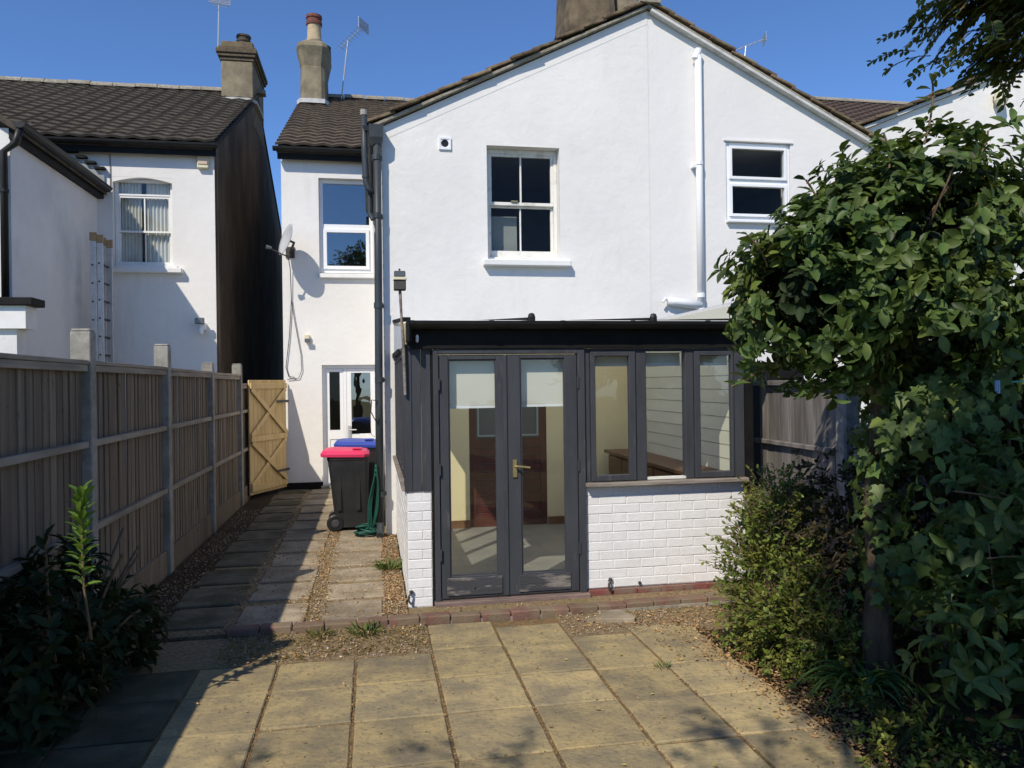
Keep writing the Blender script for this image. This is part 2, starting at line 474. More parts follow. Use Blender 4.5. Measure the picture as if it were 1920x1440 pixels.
def wall_y(mb, x0, x1, z0, z1, y, th, holes=(), top=None):
    """wall facing -y, from x0..x1, z0..z1, with rectangular holes (x0,x1,z0,z1); top = [(x,z)...] polygon above z1."""
    xs = sorted({x0, x1, *[h[0] for h in holes], *[h[1] for h in holes]})
    zs = sorted({z0, z1, *[h[2] for h in holes], *[h[3] for h in holes]})
    for i in range(len(xs) - 1):
        for j in range(len(zs) - 1):
            cx, cz = (xs[i] + xs[i + 1]) / 2, (zs[j] + zs[j + 1]) / 2
            if any(h[0] < cx < h[1] and h[2] < cz < h[3] for h in holes):
                continue
            a, b, c, d = xs[i], xs[i + 1], zs[j], zs[j + 1]
            mb.add([(a, y, c), (b, y, c), (b, y, d), (a, y, d)], [(0, 1, 2, 3)])
            mb.add([(a, y + th, c), (b, y + th, c), (b, y + th, d), (a, y + th, d)], [(3, 2, 1, 0)])
    for h in holes:
        a, b, c, d = h
        f, k = y, y + th
        mb.add([(a, f, c), (a, f, d), (a, k, d), (a, k, c)], [(0, 3, 2, 1)])
        mb.add([(b, f, c), (b, f, d), (b, k, d), (b, k, c)], [(0, 1, 2, 3)])
        mb.add([(a, f, d), (b, f, d), (b, k, d), (a, k, d)], [(0, 3, 2, 1)])
        mb.add([(a, f, c), (b, f, c), (b, k, c), (a, k, c)], [(0, 1, 2, 3)])
    if top:
        n = len(top)
        mb.add([(p[0], y, p[1]) for p in top], [tuple(range(n))])
        mb.add([(p[0], y + th, p[1]) for p in top], [tuple(range(n))[::-1]])
    return mb


def frame(mb, x0, x1, z0, z1, y0, y1, w, wt=None, wb=None):
    """rectangular frame: members butt, none overlap."""
    wt = wt or w
    wb = wb or w
    mb.box(x0, x0 + w, y0, y1, z0, z1)
    mb.box(x1 - w, x1, y0, y1, z0, z1)
    mb.box(x0 + w, x1 - w, y0, y1, z0, z0 + wb)
    mb.box(x0 + w, x1 - w, y0, y1, z1 - wt, z1)
    return mb


def tile_roof(mb, origin, u, v, length, slope, tw=0.30, course=0.30, amp=0.027, thick=0.034, seg=4, jitter=0.006):
    """courses of wavy tiles; origin = eave corner, u along the eave, v up the slope."""
    o, u, v = Vector(origin), Vector(u).normalized(), Vector(v).normalized()
    n = u.cross(v).normalized()
    if n.z < 0:
        n = -n
    nu = int(length / (tw / seg))
    nc = int(math.ceil(slope / course))
    shape = [0.0, 0.55, 1.0, 0.55]
    for c in range(nc):
        s0, s1 = c * course, min((c + 1) * course + 0.02, slope)
        base = len(mb.v)
        off = random.uniform(-.006, .006)
        for i in range(nu + 1):
            t = length * i / nu
            random.seed(c * 7919 + i // seg)
            j = random.uniform(-jitter, jitter)
            h = amp * shape[i % seg]
            pb = o + u * t + v * (s0 + off + j) + n * (h + thick)
            pt = o + u * t + v * s1 + n * h
            pl = o + u * t + v * (s0 + off + j) + n * (h - 0.004)
            mb.v += [tuple(pb), tuple(pt), tuple(pl)]
        for i in range(nu):
            a, b = base + 3 * i, base + 3 * (i + 1)
            mb.f.append((a, b, b + 1, a + 1))
            mb.f.append((a + 2, b + 2, b, a))
    return mb


def np_mesh(name, V, F, material, smooth=False):
    """V (N,3), F (M,k) arrays."""
    me = bpy.data.meshes.new(name)
    k = F.shape[1]
    me.vertices.add(len(V))
    me.vertices.foreach_set('co', V.astype(np.float32).ravel())
    me.loops.add(F.size)
    me.loops.foreach_set('vertex_index', F.astype(np.int32).ravel())
    me.polygons.add(len(F))
    me.polygons.foreach_set('loop_start', np.arange(0, F.size, k, dtype=np.int32))
    me.update(calc_edges=True)
    me.validate()
    if smooth:
        me.shade_smooth()
    me.materials.append(MATS[material])
    return me


def norm(a):
    return a / np.maximum(np.linalg.norm(a, axis=-1, keepdims=True), 1e-9)


def basis(d, nrm):
    """columns: side, length d, normal."""
    d = norm(d)
    s = norm(np.cross(d, nrm))
    n = np.cross(s, d)
    return np.stack([s, d, n], axis=-1)


def scatter(T, F, pos, B, size):
    """template verts T(k,3), faces F -> big arrays."""
    n, k = len(pos), len(T)
    V = np.einsum('nij,kj->nki', B, T) * size[:, None, None] + pos[:, None, :]
    FF = F[None] + (np.arange(n) * k)[:, None, None]
    return V.reshape(-1, 3), FF.reshape(-1, F.shape[1])


def leaf_template(w=.5, fold=.12, curl=.18):
    # pointed oval, y 0..1, triangles, folded on the midrib and curling down
    ys = [0, .28, .6, .85, 1.0]
    ws = [.03, .85, 1.0, .55, 0.0]
    V, F = [], []
    for y, q in zip(ys, ws):
        z = -curl * y * y
        V += [(-w / 2 * q, y, z + fold * q), (0, y, z), (w / 2 * q, y, z + fold * q)]
    for i in range(4):
        a, b = 3 * i, 3 * i + 3
        F += [(a, a + 1, b + 1), (a, b + 1, b), (a + 1, a + 2, b + 2), (a + 1, b + 2, b + 1)]
    return np.array(V, float), np.array(F)


def ivy_template():
    out = [(0, 0), (.16, -.10), (.42, -.02), (.36, .22), (.62, .42), (.30, .52), (.22, .70), (0, 1.02)]
    full = out + [(-x, y) for x, y in out[-2:0:-1]]
    V = [(0, .35, .0)] + [(x * .95, y, .10 * abs(x) - .12 * y * y) for x, y in full]
    n = len(full)
    F = [(0, 1 + i, 1 + (i + 1) % n) for i in range(n)]
    return np.array(V, float), np.array(F)


def oval_template(w=.5):
    V = [(0, 0, 0), (w / 2, .4, .04), (w * .32, .8, 0), (0, 1, -.06), (-w * .32, .8, 0), (-w / 2, .4, .04)]
    F = [(0, 1, 2), (0, 2, 3), (0, 3, 4), (0, 4, 5)]
    return np.array(V, float), np.array(F)


LEAF = leaf_template()
LEAF_L = leaf_template(.36, .10, .25)
IVY = ivy_template()
OVAL = oval_template()


def rand_unit(n):
    return norm(RNG.normal(size=(n, 3)))


def blob_points(blobs, n, lo=.72, hi=1.05, pred=None):
    """points in the outer shells of a union of ellipsoids, with outward normals."""
    P, N = [], []
    areas = np.array([b[3] * b[4] + b[4] * b[5] + b[3] * b[5] for b in blobs])
    while sum(map(len, P)) < n:
        k = RNG.choice(len(blobs), size=n, p=areas / areas.sum())
        b = np.array(blobs)[k]
        u = rand_unit(n)
        r = lo + (hi - lo) * RNG.random(n) ** .6
        lump = 1 + .13 * np.sin(u[:, 0] * 5.3 + b[:, 0] * 9) * np.sin(u[:, 2] * 6.1 + b[:, 1] * 7) + .10 * np.sin(u[:, 1] * 9.7 + u[:, 2] * 8.3)
        p = b[:, :3] + u * b[:, 3:6] * (r * lump)[:, None]
        inside = np.zeros(n, bool)
        for q in blobs:
            e = np.linalg.norm((p - np.array(q[:3])) / np.array(q[3:6]), axis=1)
            inside |= e < lo * .86
        ok = ~inside
        if pred is not None:
            ok &= pred(p)
        P.append(p[ok])
        N.append(norm(u / b[:, 3:6])[ok])
    return np.concatenate(P)[:n], np.concatenate(N)[:n]


def clumps(th, k=1.0):
    def f(p):
        x, y, z = p[:, 0] * k, p[:, 1] * k, p[:, 2] * k
        v = np.sin(9.1 * x + 1.3) * np.sin(8.3 * y + .7) + np.sin(10.2 * z + 2.1) * np.sin(7.7 * x + 3.) + np.sin(9.3 * y + 5.) * np.sin(8.9 * z + 4.)
        return v > th
    return f


def rosettes(P, N, per, upw, spread, jitter=.05):
    """leaves around each cluster axis -> positions, directions, normals"""
    n = len(P)
    ax = norm(N + np.array([0, 0, upw]) + .35 * RNG.normal(size=N.shape))
    t = norm(np.cross(ax, rand_unit(n)))
    b = np.cross(ax, t)
    pos, d, nr = [], [], []
    for i in range(per):
        a = 2 * math.pi * (i / per) + RNG.random(n) * .9
        tilt = spread[0] + (spread[1] - spread[0]) * RNG.random(n)
        rad = t * np.cos(a)[:, None] + b * np.sin(a)[:, None]
        dd = norm(ax * np.cos(tilt)[:, None] + rad * np.sin(tilt)[:, None] + np.array([0, 0, -.18]))
        nn = norm(ax * np.sin(tilt)[:, None] - rad * np.cos(tilt)[:, None] + .25 * RNG.normal(size=(n, 3)))
        pos.append(P + ax * (RNG.random(n) * jitter)[:, None])
        d.append(dd)
        nr.append(nn)
    return np.concatenate(pos), np.concatenate(d), np.concatenate(nr)


CAM = np.array([0, 0, 1.7])


def foliage(parent, name, tmpl, pos, d, nr, size, material, singles=0, single_name='leaf'):
    """the 'singles' leaves nearest the camera are objects of their own; the rest one 'stuff' mesh."""
    B = basis(d, nr)
    idx = np.arange(len(pos))
    if singles:
        dist = np.linalg.norm(pos - CAM, axis=1)
        order = np.argsort(dist)
        me = np_mesh(single_name, tmpl[0], tmpl[1], material)
        for i in order[:singles]:
            o = bpy.data.objects.new(single_name, me)
            COL.objects.link(o)
            o.parent = parent
            M4 = Matrix(B[i].tolist()).to_4x4() @ Matrix.Scale(float(size[i]), 4)
            M4.translation = Vector(pos[i]) - BASE[parent.name]
            o.matrix_basis = M4
        idx = order[singles:]
    V, F = scatter(tmpl[0], tmpl[1], pos[idx], B[idx], size[idx])
    o = link(name, np_mesh(name, V, F, material), parent)
    o['kind'] = 'stuff'
    return o


def limb(mb, a, b, r0, r1, bend=.1, n=5, k=7):
    a, b = Vector(a), Vector(b)
    L = (b - a).length
    off = Vector((random.uniform(-1, 1), random.uniform(-1, 1), random.uniform(-.3, .6))) * bend * L
    pts, rs = [], []
    for i in range(n + 1):
        t = i / n
        pts.append(a.lerp(b, t) + off * math.sin(math.pi * t))
        rs.append(r0 + (r1 - r0) * t)
    mb.tube(pts, rs, k)
    return pts


def arc(p0, p1, sag, n=10):
    p0, p1 = Vector(p0), Vector(p1)
    s = Vector(sag)
    return [p0.lerp(p1, i / n) + s * (4 * (i / n) * (1 - i / n)) for i in range(n + 1)]


# ------------------------------------------------------------------ ground, patio, path
tag(MB().add([(-220, -60, -.055), (220, -60, -.055), (220, 320, -.055), (-220, 320, -.055)], [(0, 1, 2, 3)]).build('ground', 'dry_lawn'), kind='structure')
tag(MB().box(2.165, 3.75, .6, 5.05, -.054, -.026).build('flower_bed', 'soil'), kind='structure')
tag(MB().box(2.96, 3.75, 5.06, 6.6, -.054, -.026).build('flower_bed', 'soil'), kind='structure')
tag(MB().box(-1.85, -1.30, .6, 5.60, -.054, -.030).build('flower_bed', 'soil'), kind='structure')

patio = tag(MB().box(-1.84, 2.16, .6, 5.44, -.04, -.012).build('patio', 'joint_dirt'), kind='structure')


def slab_mesh(seed, material):
    random.seed(seed)
    mb = MB()
    n = 5
    ring = []
    for k in range(4):
        c0 = [(-.5, -.5), (.5, -.5), (.5, .5), (-.5, .5)][k]
        c1 = [(-.5, -.5), (.5, -.5), (.5, .5), (-.5, .5)][(k + 1) % 4]
        for i in range(n):
            t = i / n
            x, y = c0[0] + (c1[0] - c0[0]) * t, c0[1] + (c1[1] - c0[1]) * t
            j = random.uniform(.0, .018)
            ring.append((x * (1 - j), y * (1 - j)))
    lo = [(x, y, -.04) for x, y in ring]
    mid = [(x, y, -.006 + random.uniform(-.002, .002)) for x, y in ring]
    top = [(x * .972, y * .972, random.uniform(-.0015, .0015)) for x, y in ring]
    mb.rings([lo, mid, top])
    return mb.mesh('paving_slab', material)


SLAB_B = [slab_mesh(i, 'slab_buff') for i in range(6)]
SLAB_G = [slab_mesh(20 + i, 'slab_grey') for i in range(6)]
SLAB_D = [slab_mesh(40 + i, 'slab_buff_shaded') for i in range(6)]
SLAB_GS = [slab_mesh(30 + i, 'slab_grey_shaded') for i in range(6)]
random.seed(3)


def slab(parent, x0, x1, y0, y1, meshes, z=0.0, tilt=.004, rz=.006):
    i = random.randrange(6)
    o = link('paving_slab', meshes[i], parent, ((x0 + x1) / 2, (y0 + y1) / 2, z + random.uniform(-.004, .004)),
             (random.uniform(-tilt, tilt), random.uniform(-tilt, tilt), random.uniform(-rz, rz)), (x1 - x0, y1 - y0, 1))
    return o


cols = [-1.84, -1.515, -1.05, -.583, -.120, .352, .815, 1.280, 1.712, 2.16]
G2 = .0065
for ci in range(len(cols) - 1):
    x0, x1 = cols[ci] + G2, cols[ci + 1] - G2
    xm = (x0 + x1) / 2
    top = 4.885
    ys = [4.885, 4.44, 3.96, 3.46, 2.99, 2.52, 2.05, 1.58, 1.1, .62]
    if .352 <= xm <= .86:
        ys = [5.425, 4.915] + ys[1:]
    elif .86 < xm < 1.28:
        ys = [5.30, 4.86, 4.40] + ys[2:]
    elif xm > 1.28:
        ys = [4.985, 4.375, 3.90, 3.43] + ys[4:]
    if xm > 1.712:
        ys[0] = 5.12
    for a, b in zip(ys, ys[1:]):
        if xm < -1.4 and a > 4.5:
            continue
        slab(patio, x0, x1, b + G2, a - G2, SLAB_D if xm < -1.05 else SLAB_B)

path = tag(MB().box(-1.80, .24, 5.58, 13.0, -.04, -.010).build('garden_path', 'litter_ground'), kind='structure')
tag(MB().box(-1.83, -1.47, 5.60, 12.9, -.009, -.003).build('path_edge', 'soil'), kind='structure')
for x0, x1, yy in ((-1.51, -1.05, 5.72), (-.99, -.52, 5.66), (-.40, .075, 5.66)):
    y = yy
    while y < 12.7:
        ln = random.uniform(.46, .56)
        if not (x1 > 0 and y > 12.2):
            slab(path, x0 + random.uniform(-.02, .02), x1 + random.uniform(-.02, .02), y, y + ln, SLAB_GS if x1 < -1 else SLAB_G, 0.006, .006, .02)
        y += ln + random.uniform(.07, .15)

tag(MB().box(-1.84, .352, 4.90, 5.47, -.04, -.006).build('gravel_bed', 'litter_ground'), kind='structure')
tag(MB().box(1.285, 2.95, 4.99, 5.47, -.04, -.008).build('gravel_bed', 'litter_ground'), kind='structure')
tag(MB().box(.245, 3.30, 5.59, 5.84, -.04, .012).build('threshold_strip', 'litter_ground'), kind='structure')
kerb = tag(MB().box(-1.0, 2.95, 5.475, 5.575, -.04, .008).build('kerb', 'mortar'), kind='structure')
brick_k = MB().box(-.1065, .1065, -.0525, .0525, -.0375, .0375).mesh('brick', 'kerb_brick', bevel=.008)
x = -1.0
random.seed(21)
while x < 2.85:
    w = .213
    link('brick', brick_k, kerb, (x + w / 2, 5.522 + random.uniform(-.004, .004) + .028 * max(0, x - 1.2), .008 + random.uniform(-.006, .006)),
         (random.uniform(-.03, .03), random.uniform(-.02, .02), random.uniform(-.02, .02)), None)
    x += w + .006
fr = MB().prism([(1.47, 5.26), (1.80, 5.19), (1.83, 5.24), (1.76, 5.42), (1.70, 5.43)], 'z', -.01, .022).build('loose_slab', 'slab_grey', bevel=.004)
tag(fr, 'broken triangular piece of grey slab lying in the gravel before the brick kerb', 'paving')

# gravel and litter
STONE_T = np.array([(1, 0, 0), (0, 1, 0), (-1, 0, 0), (0, -1, 0), (0, 0, .7), (0, 0, -.7)], float)
STONE_F = np.array([(0, 1, 4), (1, 2, 4), (2, 3, 4), (3, 0, 4), (1, 0, 5), (2, 1, 5), (3, 2, 5), (0, 3, 5)])


def in_zones(zones, n):
    A = np.array([(b - a) * (d - c) for a, b, c, d, *w in zones])
    W = np.array([z[4] if len(z) > 4 else 1 for z in zones])
    k = RNG.choice(len(zones), size=n, p=A * W / (A * W).sum())
    Zz = np.array([z[:4] for z in zones])[k]
    return np.stack([Zz[:, 0] + (Zz[:, 1] - Zz[:, 0]) * RNG.random(n), Zz[:, 2] + (Zz[:, 3] - Zz[:, 2]) * RNG.random(n)], 1)


def stones(name, zones, n, smin, smax, material, z=-.004):
    xy = in_zones(zones, n)
    s = smin + (smax - smin) * RNG.random(n) ** 2
    pos = np.column_stack([xy, z + s * .35])
    B = basis(rand_unit(n), rand_unit(n)) * (.6 + .7 * RNG.random((n, 1, 3)))
    V, F = scatter(STONE_T, STONE_F, pos, B, s)
    return tag(link(name, np_mesh(name, V, F, material)), kind='stuff')


PATH_ZONES = [(-.56, -.36, 5.6, 9.2, .9), (.06, .24, 5.6, 8.8, 2.2), (-1.08, -.97, 5.6, 11, .5), (-1.8, -1.5, 5.6, 11, .3), (-1.5, .06, 5.6, 5.68, .6), (-.97, .06, 5.66, 8.9, .10)]
BED_ZONES = [(-.98, .345, 4.90, 5.46, .55), (1.30, 2.75, 5.02, 5.46, .55)]
stones('gravel_stones', PATH_ZONES + BED_ZONES, 7500, .003, .0105, 'gravel_stone')
stones('gravel_stones', [(-.97, .07, 5.66, 8.9)], 500, .003, .008, 'gravel_stone', .006)


def flakes(name, zones, n, smin, smax, material, z=.004, zvar=.01):
    xy = in_zones(zones, n)
    s = smin + (smax - smin) * RNG.random(n)
    pos = np.column_stack([xy, z + zvar * RNG.random(n)])
    d = rand_unit(n) * [1, 1, .25]
    nr = norm(np.array([0, 0, 1.0]) + .5 * RNG.normal(size=(n, 3)))
    V, F = scatter(OVAL[0] * [1, 1, 2], OVAL[1], pos, basis(d, nr), s)
    return tag(link(name, np_mesh(name, V, F, material)), kind='stuff')


flakes('leaf_litter', PATH_ZONES + BED_ZONES + [(1.8, 2.9, 4.3, 5.4, .5), (2.15, 2.9, 2.6, 4.4, .9), (.3, 3.0, 5.59, 5.8, .8)], 9000, .008, .028, 'litter_leaf')
flakes('leaf_litter', [(-.97, .07, 5.66, 8.9)], 700, .008, .022, 'litter_leaf', .012)
flakes('leaf_litter', [(-1.0, 2.2, 4.86, 5.0, 3), (1.9, 2.2, 2.8, 5.1, 4), (-1.0, 2.2, 3.0, 5.4)], 420, .008, .022, 'litter_leaf')
flakes('joint_litter', [(c - .012, c + .012, 3.0, 4.88) for c in (-.583, -.12, .352, .815, 1.28, 1.712)] + [(-1.0, 2.1, yy - .01, yy + .01, .6) for yy in (4.42, 3.94, 3.46)], 1500, .005, .013, 'litter_leaf', -.006, .005)
flakes('leaf_litter', [(2.08, 2.62, 2.7, 4.7), (2.0, 2.25, 3.2, 5.1, .5)], 3600, .010, .034, 'litter_leaf', -.018, .03)
flakes('fallen_yellow_leaves', [(.9, 2.6, 3.1, 5.3)], 46, .012, .032, 'yellow_leaf')


def tuft(name, x, y, n, h, r, material, label=None, cat='weed'):
    a = RNG.random(n) * 2 * math.pi
    rr = r * RNG.random(n) ** .5
    pos = np.column_stack([x + rr * np.cos(a), y + rr * np.sin(a), np.zeros(n)])
    d = norm(np.column_stack([np.cos(a) * .7, np.sin(a) * .7, .5 + RNG.random(n)]))
    V, F = scatter(LEAF_L[0] * [.45, 1, 1], LEAF_L[1], pos, basis(d, norm(np.array([0, 0, 1.]) + .3 * RNG.normal(size=(n, 3)))), h * (.5 + .6 * RNG.random(n)))
    o = link(name, np_mesh(name, V, F, material))
    if label:
        tag(o, label, cat)
    else:
        tag(o, kind='stuff')
    return o


tuft('weed_tuft', -.06, 5.34, 60, .085, .10, 'weed', 'green weed tuft in the gravel just below the brick kerb')
tuft('weed_tuft', -.36, 5.36, 40, .06, .07, 'weed', 'small low weed at the kerb left of the larger tuft')
tuft('weed_tuft', .13, 7.15, 60, .12, .09, 'weed', 'bright green weed in the gravel strip beside the white side wall')
tuft('weed_tuft', 1.67, 4.32, 24, .04, .05, 'weed', 'tiny green weed sprouting in a joint between buff paving slabs')
n = 900
xy = in_zones([(-.98, .345, 4.92, 5.45, 1), (-.56, -.36, 5.6, 8, .25)], n)
d = norm(RNG.normal(size=(n, 3)) * [1, 1, .3] + [0, 0, .4])
V, F = scatter(LEAF_L[0] * [.25, 1, 1], LEAF_L[1], np.column_stack([xy, np.zeros(n)]), basis(d, norm(np.array([0, 0, 1.]) + .3 * RNG.normal(size=(n, 3)))), .02 + .045 * RNG.random(n))
tag(link('dry_grass', np_mesh('dry_grass', V, F, 'dry_grass')), kind='stuff')

# ------------------------------------------------------------------ building helpers
def room(parent, x0, x1, y0, y1, z0, z1, material='room_wall'):
    mb = MB()
    v = [(x0, y0, z0), (x1, y0, z0), (x1, y1, z0), (x0, y1, z0), (x0, y0, z1), (x1, y0, z1), (x1, y1, z1), (x0, y1, z1)]
    mb.add(v, [(0, 1, 2, 3), (7, 6, 5, 4), (1, 5, 6, 2), (2, 6, 7, 3), (3, 7, 4, 0)])
    return mb.build('room_interior', material, parent, recalc=False)


def pane(parent, x0, x1, z0, z1, y, material='pane_glass'):
    return MB().add([(x0, y, z0), (x1, y, z0), (x1, y, z1), (x0, y, z1)], [(0, 1, 2, 3)]).build('pane', material, parent, recalc=False)


def verge(parent, p0, p1, n, y0, y1, flip):
    """single tiles stepping up the verge from eave point p0 to ridge point p1 (x,z)."""
    a, b = Vector((p0[0], 0, p0[1])), Vector((p1[0], 0, p1[1]))
    d = (b - a)
    L = d.length / n
    d.normalize()
    nn = Vector((-d.z, 0, d.x)) if d.x > 0 else Vector((d.z, 0, -d.x))
    mb = MB()
    ln = L * 1.18
    hh = .034
    vs = []
    for y in (y0, y1):
        vs += [Vector((0, y, 0)) + nn * .030, Vector((0, y, 0)) + d * ln + nn * .004, Vector((0, y, 0)) + d * ln + nn * (.004 + hh), Vector((0, y, 0)) + nn * (.030 + hh)]
    mb.add(vs, [(0, 1, 2, 3), (7, 6, 5, 4), (0, 4, 5, 1), (1, 5, 6, 2), (2, 6, 7, 3), (3, 7, 4, 0)])
    me = mb.mesh('verge_tile', 'verge_tile', bevel=.006)
    for i in range(n):
        q = a + d * (L * i + random.uniform(-.012, .012)) + nn * random.uniform(-.006, .008)
        link('verge_tile', me, parent, (q.x, random.uniform(-.02, .02), q.z), (0, random.uniform(-.02, .02), 0))


def half_round_gutter(mb, p0, p1, r, n=8):
    p0, p1 = Vector(p0), Vector(p1)
    d = (p1 - p0).normalized()
    s = d.cross(Vector((0, 0, 1))).normalized()
    outer, inner = [], []
    for k in range(n + 1):
        a = math.pi + math.pi * k / n
        outer.append(s * (r * math.cos(a)) + Vector((0, 0, r * math.sin(a))))
        inner.append(s * ((r - .006) * math.cos(a)) + Vector((0, 0, (r - .006) * math.sin(a))))
    prof = outer + inner[::-1]
    m_ = len(prof)
    vs = [p0 + q for q in prof] + [p1 + q for q in prof]
    fs = [(i, (i + 1) % m_, (i + 1) % m_ + m_, i + m_) for i in range(m_)]
    mb.add(vs, fs)
    mb.add([p0 + q for q in outer], [tuple(range(n + 1))])
    mb.add([p1 + q for q in outer], [tuple(range(n + 1))])
    return mb


def stack_rings(cx, cy, prof, p=4.0, n=24):
    """rounded-rectangle loft: prof = [(hx, hy, z)]"""
    R_ = []
    for hx, hy, z in prof:
        ring = []
        for k in range(n):
            a = 2 * math.pi * (k + .5) / n
            c, s = math.cos(a), math.sin(a)
            q = (abs(c) ** p + abs(s) ** p) ** (-1 / p)
            ring.append((cx + hx * c * q, cy + hy * s * q, z))
        R_.append(ring)
    return R_


def aerial(name, base, mast, boom_dir, boom_len, n_el, label, grid=False):
    t = thing(name, base, label, 'aerial')
    b = Vector(base)
    top = b + Vector(mast)
    MB().tube([b, top], .016, 6).build('mast', 'aerial_metal', t)
    d = Vector(boom_dir).normalized()
    a0, a1 = top - d * boom_len * .35, top + d * boom_len * .65
    MB().tube([a0, a1], .010, 6).build('boom', 'aerial_metal', t)
    s = d.cross(Vector((0, 0, 1))).normalized()
    for i in range(n_el):
        c = a0.lerp(a1, (i + .5) / n_el)
        l = .16
        MB().tube([c - s * l, c + s * l], .005, 5).build('element', 'aerial_metal', t)
    if grid:
        mb = MB()
        for k in range(-3, 4):
            o = a1 + Vector((0, 0, .035 * k))
            mb.tube([o - s * .22, o + s * .22], .011, 5)
        for k in (-1, 0, 1):
            mb.tube([a1 + s * (.2 * k) - Vector((0, 0, .11)), a1 + s * (.2 * k) + Vector((0, 0, .11))], .008, 5)
        mb.build('reflector', 'aerial_metal', t)
    return t


# ------------------------------------------------------------------ our white house
H = thing('white_house', (.14, 8.8, 0), 'white rendered house with black downpipe, the left half of the central gable', 'house')
YM = 8.8
wall_y(MB(), .14, 3.31, 0, 4.60, YM, .24, [(1.335, 2.200, 3.125, 4.452)], [(.14, 4.60), (3.31, 4.60), (3.31, 6.15)]).build('gable_wall', 'white_render', H, recalc=False)
MB().box(.14, .36, 9.04, 13.0, 0, 4.60).build('side_wall', 'white_render', H)
YB = 13.0
wall_y(MB(), -1.42, .14, 0, 5.62, YB, .24, [(-.83, .045, 3.53, 5.11), (-.815, .10, -.0, 2.03)]).build('rear_wall', 'white_render', H, recalc=False)
MB().prism([(13.24, 0), (23, 0), (23, 5.62), (18, 8.16), (13.24, 5.70)], 'x', -1.42, -1.2).build('flank_wall', 'dark_render', H)
MB().box(-1.425, -.815, 12.97, 13.0, 0, .11).build('plinth', 'black_paint', H)
# main roof
mb = MB()
tile_roof(mb, (-1.49, 12.84, 5.575), (1, 0, 0), (0, 1, .516), 4.80, 5.80, .30, .29)
rf = mb.build('roof_tiles', 'roof_tile_warm', H, recalc=False)
tag(rf, kind='stuff')
MB().prism([(12.84, 5.53), (18, 8.19), (23.2, 5.53), (23.2, 5.45), (18, 8.10), (12.84, 5.45)], 'x', -1.47, 3.30).build('roof_deck', 'roof_tile_dark', H)
rt_me = MB().rings([[(x_, .125 * math.cos(a), .11 * math.sin(a)) for a in [math.pi * k / 8 for k in range(9)]] for x_ in (0, .44)]).mesh('ridge_tile', 'mortar', bevel=0)
for i in range(10):
    link('ridge_tile', rt_me, H, (-1.0 + .455 * i, 18.0, 8.235 + random.uniform(-.01, .01)), (0, random.uniform(-.012, .012), 0))
MB().box(-1.46, .10, 12.865, 12.89, 5.36, 5.56).build('fascia', 'black_paint', H)
half_round_gutter(MB(), (-1.52, 12.80, 5.53), (.02, 12.80, 5.53), .065).build('gutter', 'black_plastic', H)
# outshot roof, left slope
mb = MB()
tile_roof(mb, (.0, 8.76, 4.585), (0, 1, 0), (3.31, 0, 1.62), 5.6, 3.66, .30, .30)
tag(mb.build('outshot_roof_tiles', 'roof_tile_warm', H, recalc=False), kind='stuff')
MB().prism([(.0, 4.56), (3.31, 6.165), (3.31, 6.195), (.0, 4.592)], 'y', 8.73, 14.4).build('outshot_roof_deck', 'mortar', H)
vb = MB().beam((.02, 8.785, 4.585), (3.30, 8.785, 6.172), .035, .035, (0, 1, 0)).build('verge_bedding', 'mortar', H)
random.seed(5)
verge(vb, (-.03, 4.582), (3.29, 6.205), 12, 8.70, 8.98, False)
MB().rings([[(3.31 + .13 * math.cos(a), y_, 6.20 + .13 * math.sin(a)) for a in [math.pi * k / 8 for k in range(9)]] for y_ in (8.68, 14.3)]).build('outshot_ridge', 'mortar', H)
half_round_gutter(MB(), (-.01, 8.66, 4.57), (-.01, 12.9, 4.57), .06).build('outshot_gutter', 'black_plastic', H)
MB().prism([(.142, 4.605), (3.30, 6.14), (3.30, 5.985), (.142, 4.45)], 'y', 8.7972, 8.8005).build('render_band', 'white_render', H)
# plastic vent tile in the gable
v = frame(MB(), .782, .922, 4.376, 4.518, 8.778, 8.80, .022).build('air_vent', 'white_plastic', H)
mb = MB()
for k in range(16):
    a, b = 2 * math.pi * k / 16, 2 * math.pi * (k + 1) / 16
    def sq(t):
        c, s = math.cos(t), math.sin(t)
        q = 1 / max(abs(c), abs(s))
        return c * q, s * q
    ia, ib = sq(a), sq(b)
    cx, cz, rr, hs = .852, 4.447, .043, .0485
    mb.add([(cx + rr * math.cos(a), 8.786, cz + rr * math.sin(a)), (cx + rr * math.cos(b), 8.786, cz + rr * math.sin(b)), (cx + ib[0] * hs, 8.786, cz + ib[1] * hs), (cx + ia[0] * hs, 8.786, cz + ia[1] * hs)], [(0, 1, 2, 3)])
mb.build('vent_plate', 'white_plastic', v)
MB().add([(.80, 8.797, 4.39), (.905, 8.797, 4.39), (.905, 8.797, 4.505), (.80, 8.797, 4.505)], [(0, 1, 2, 3)]).build('vent_duct', 'black_plastic', v)

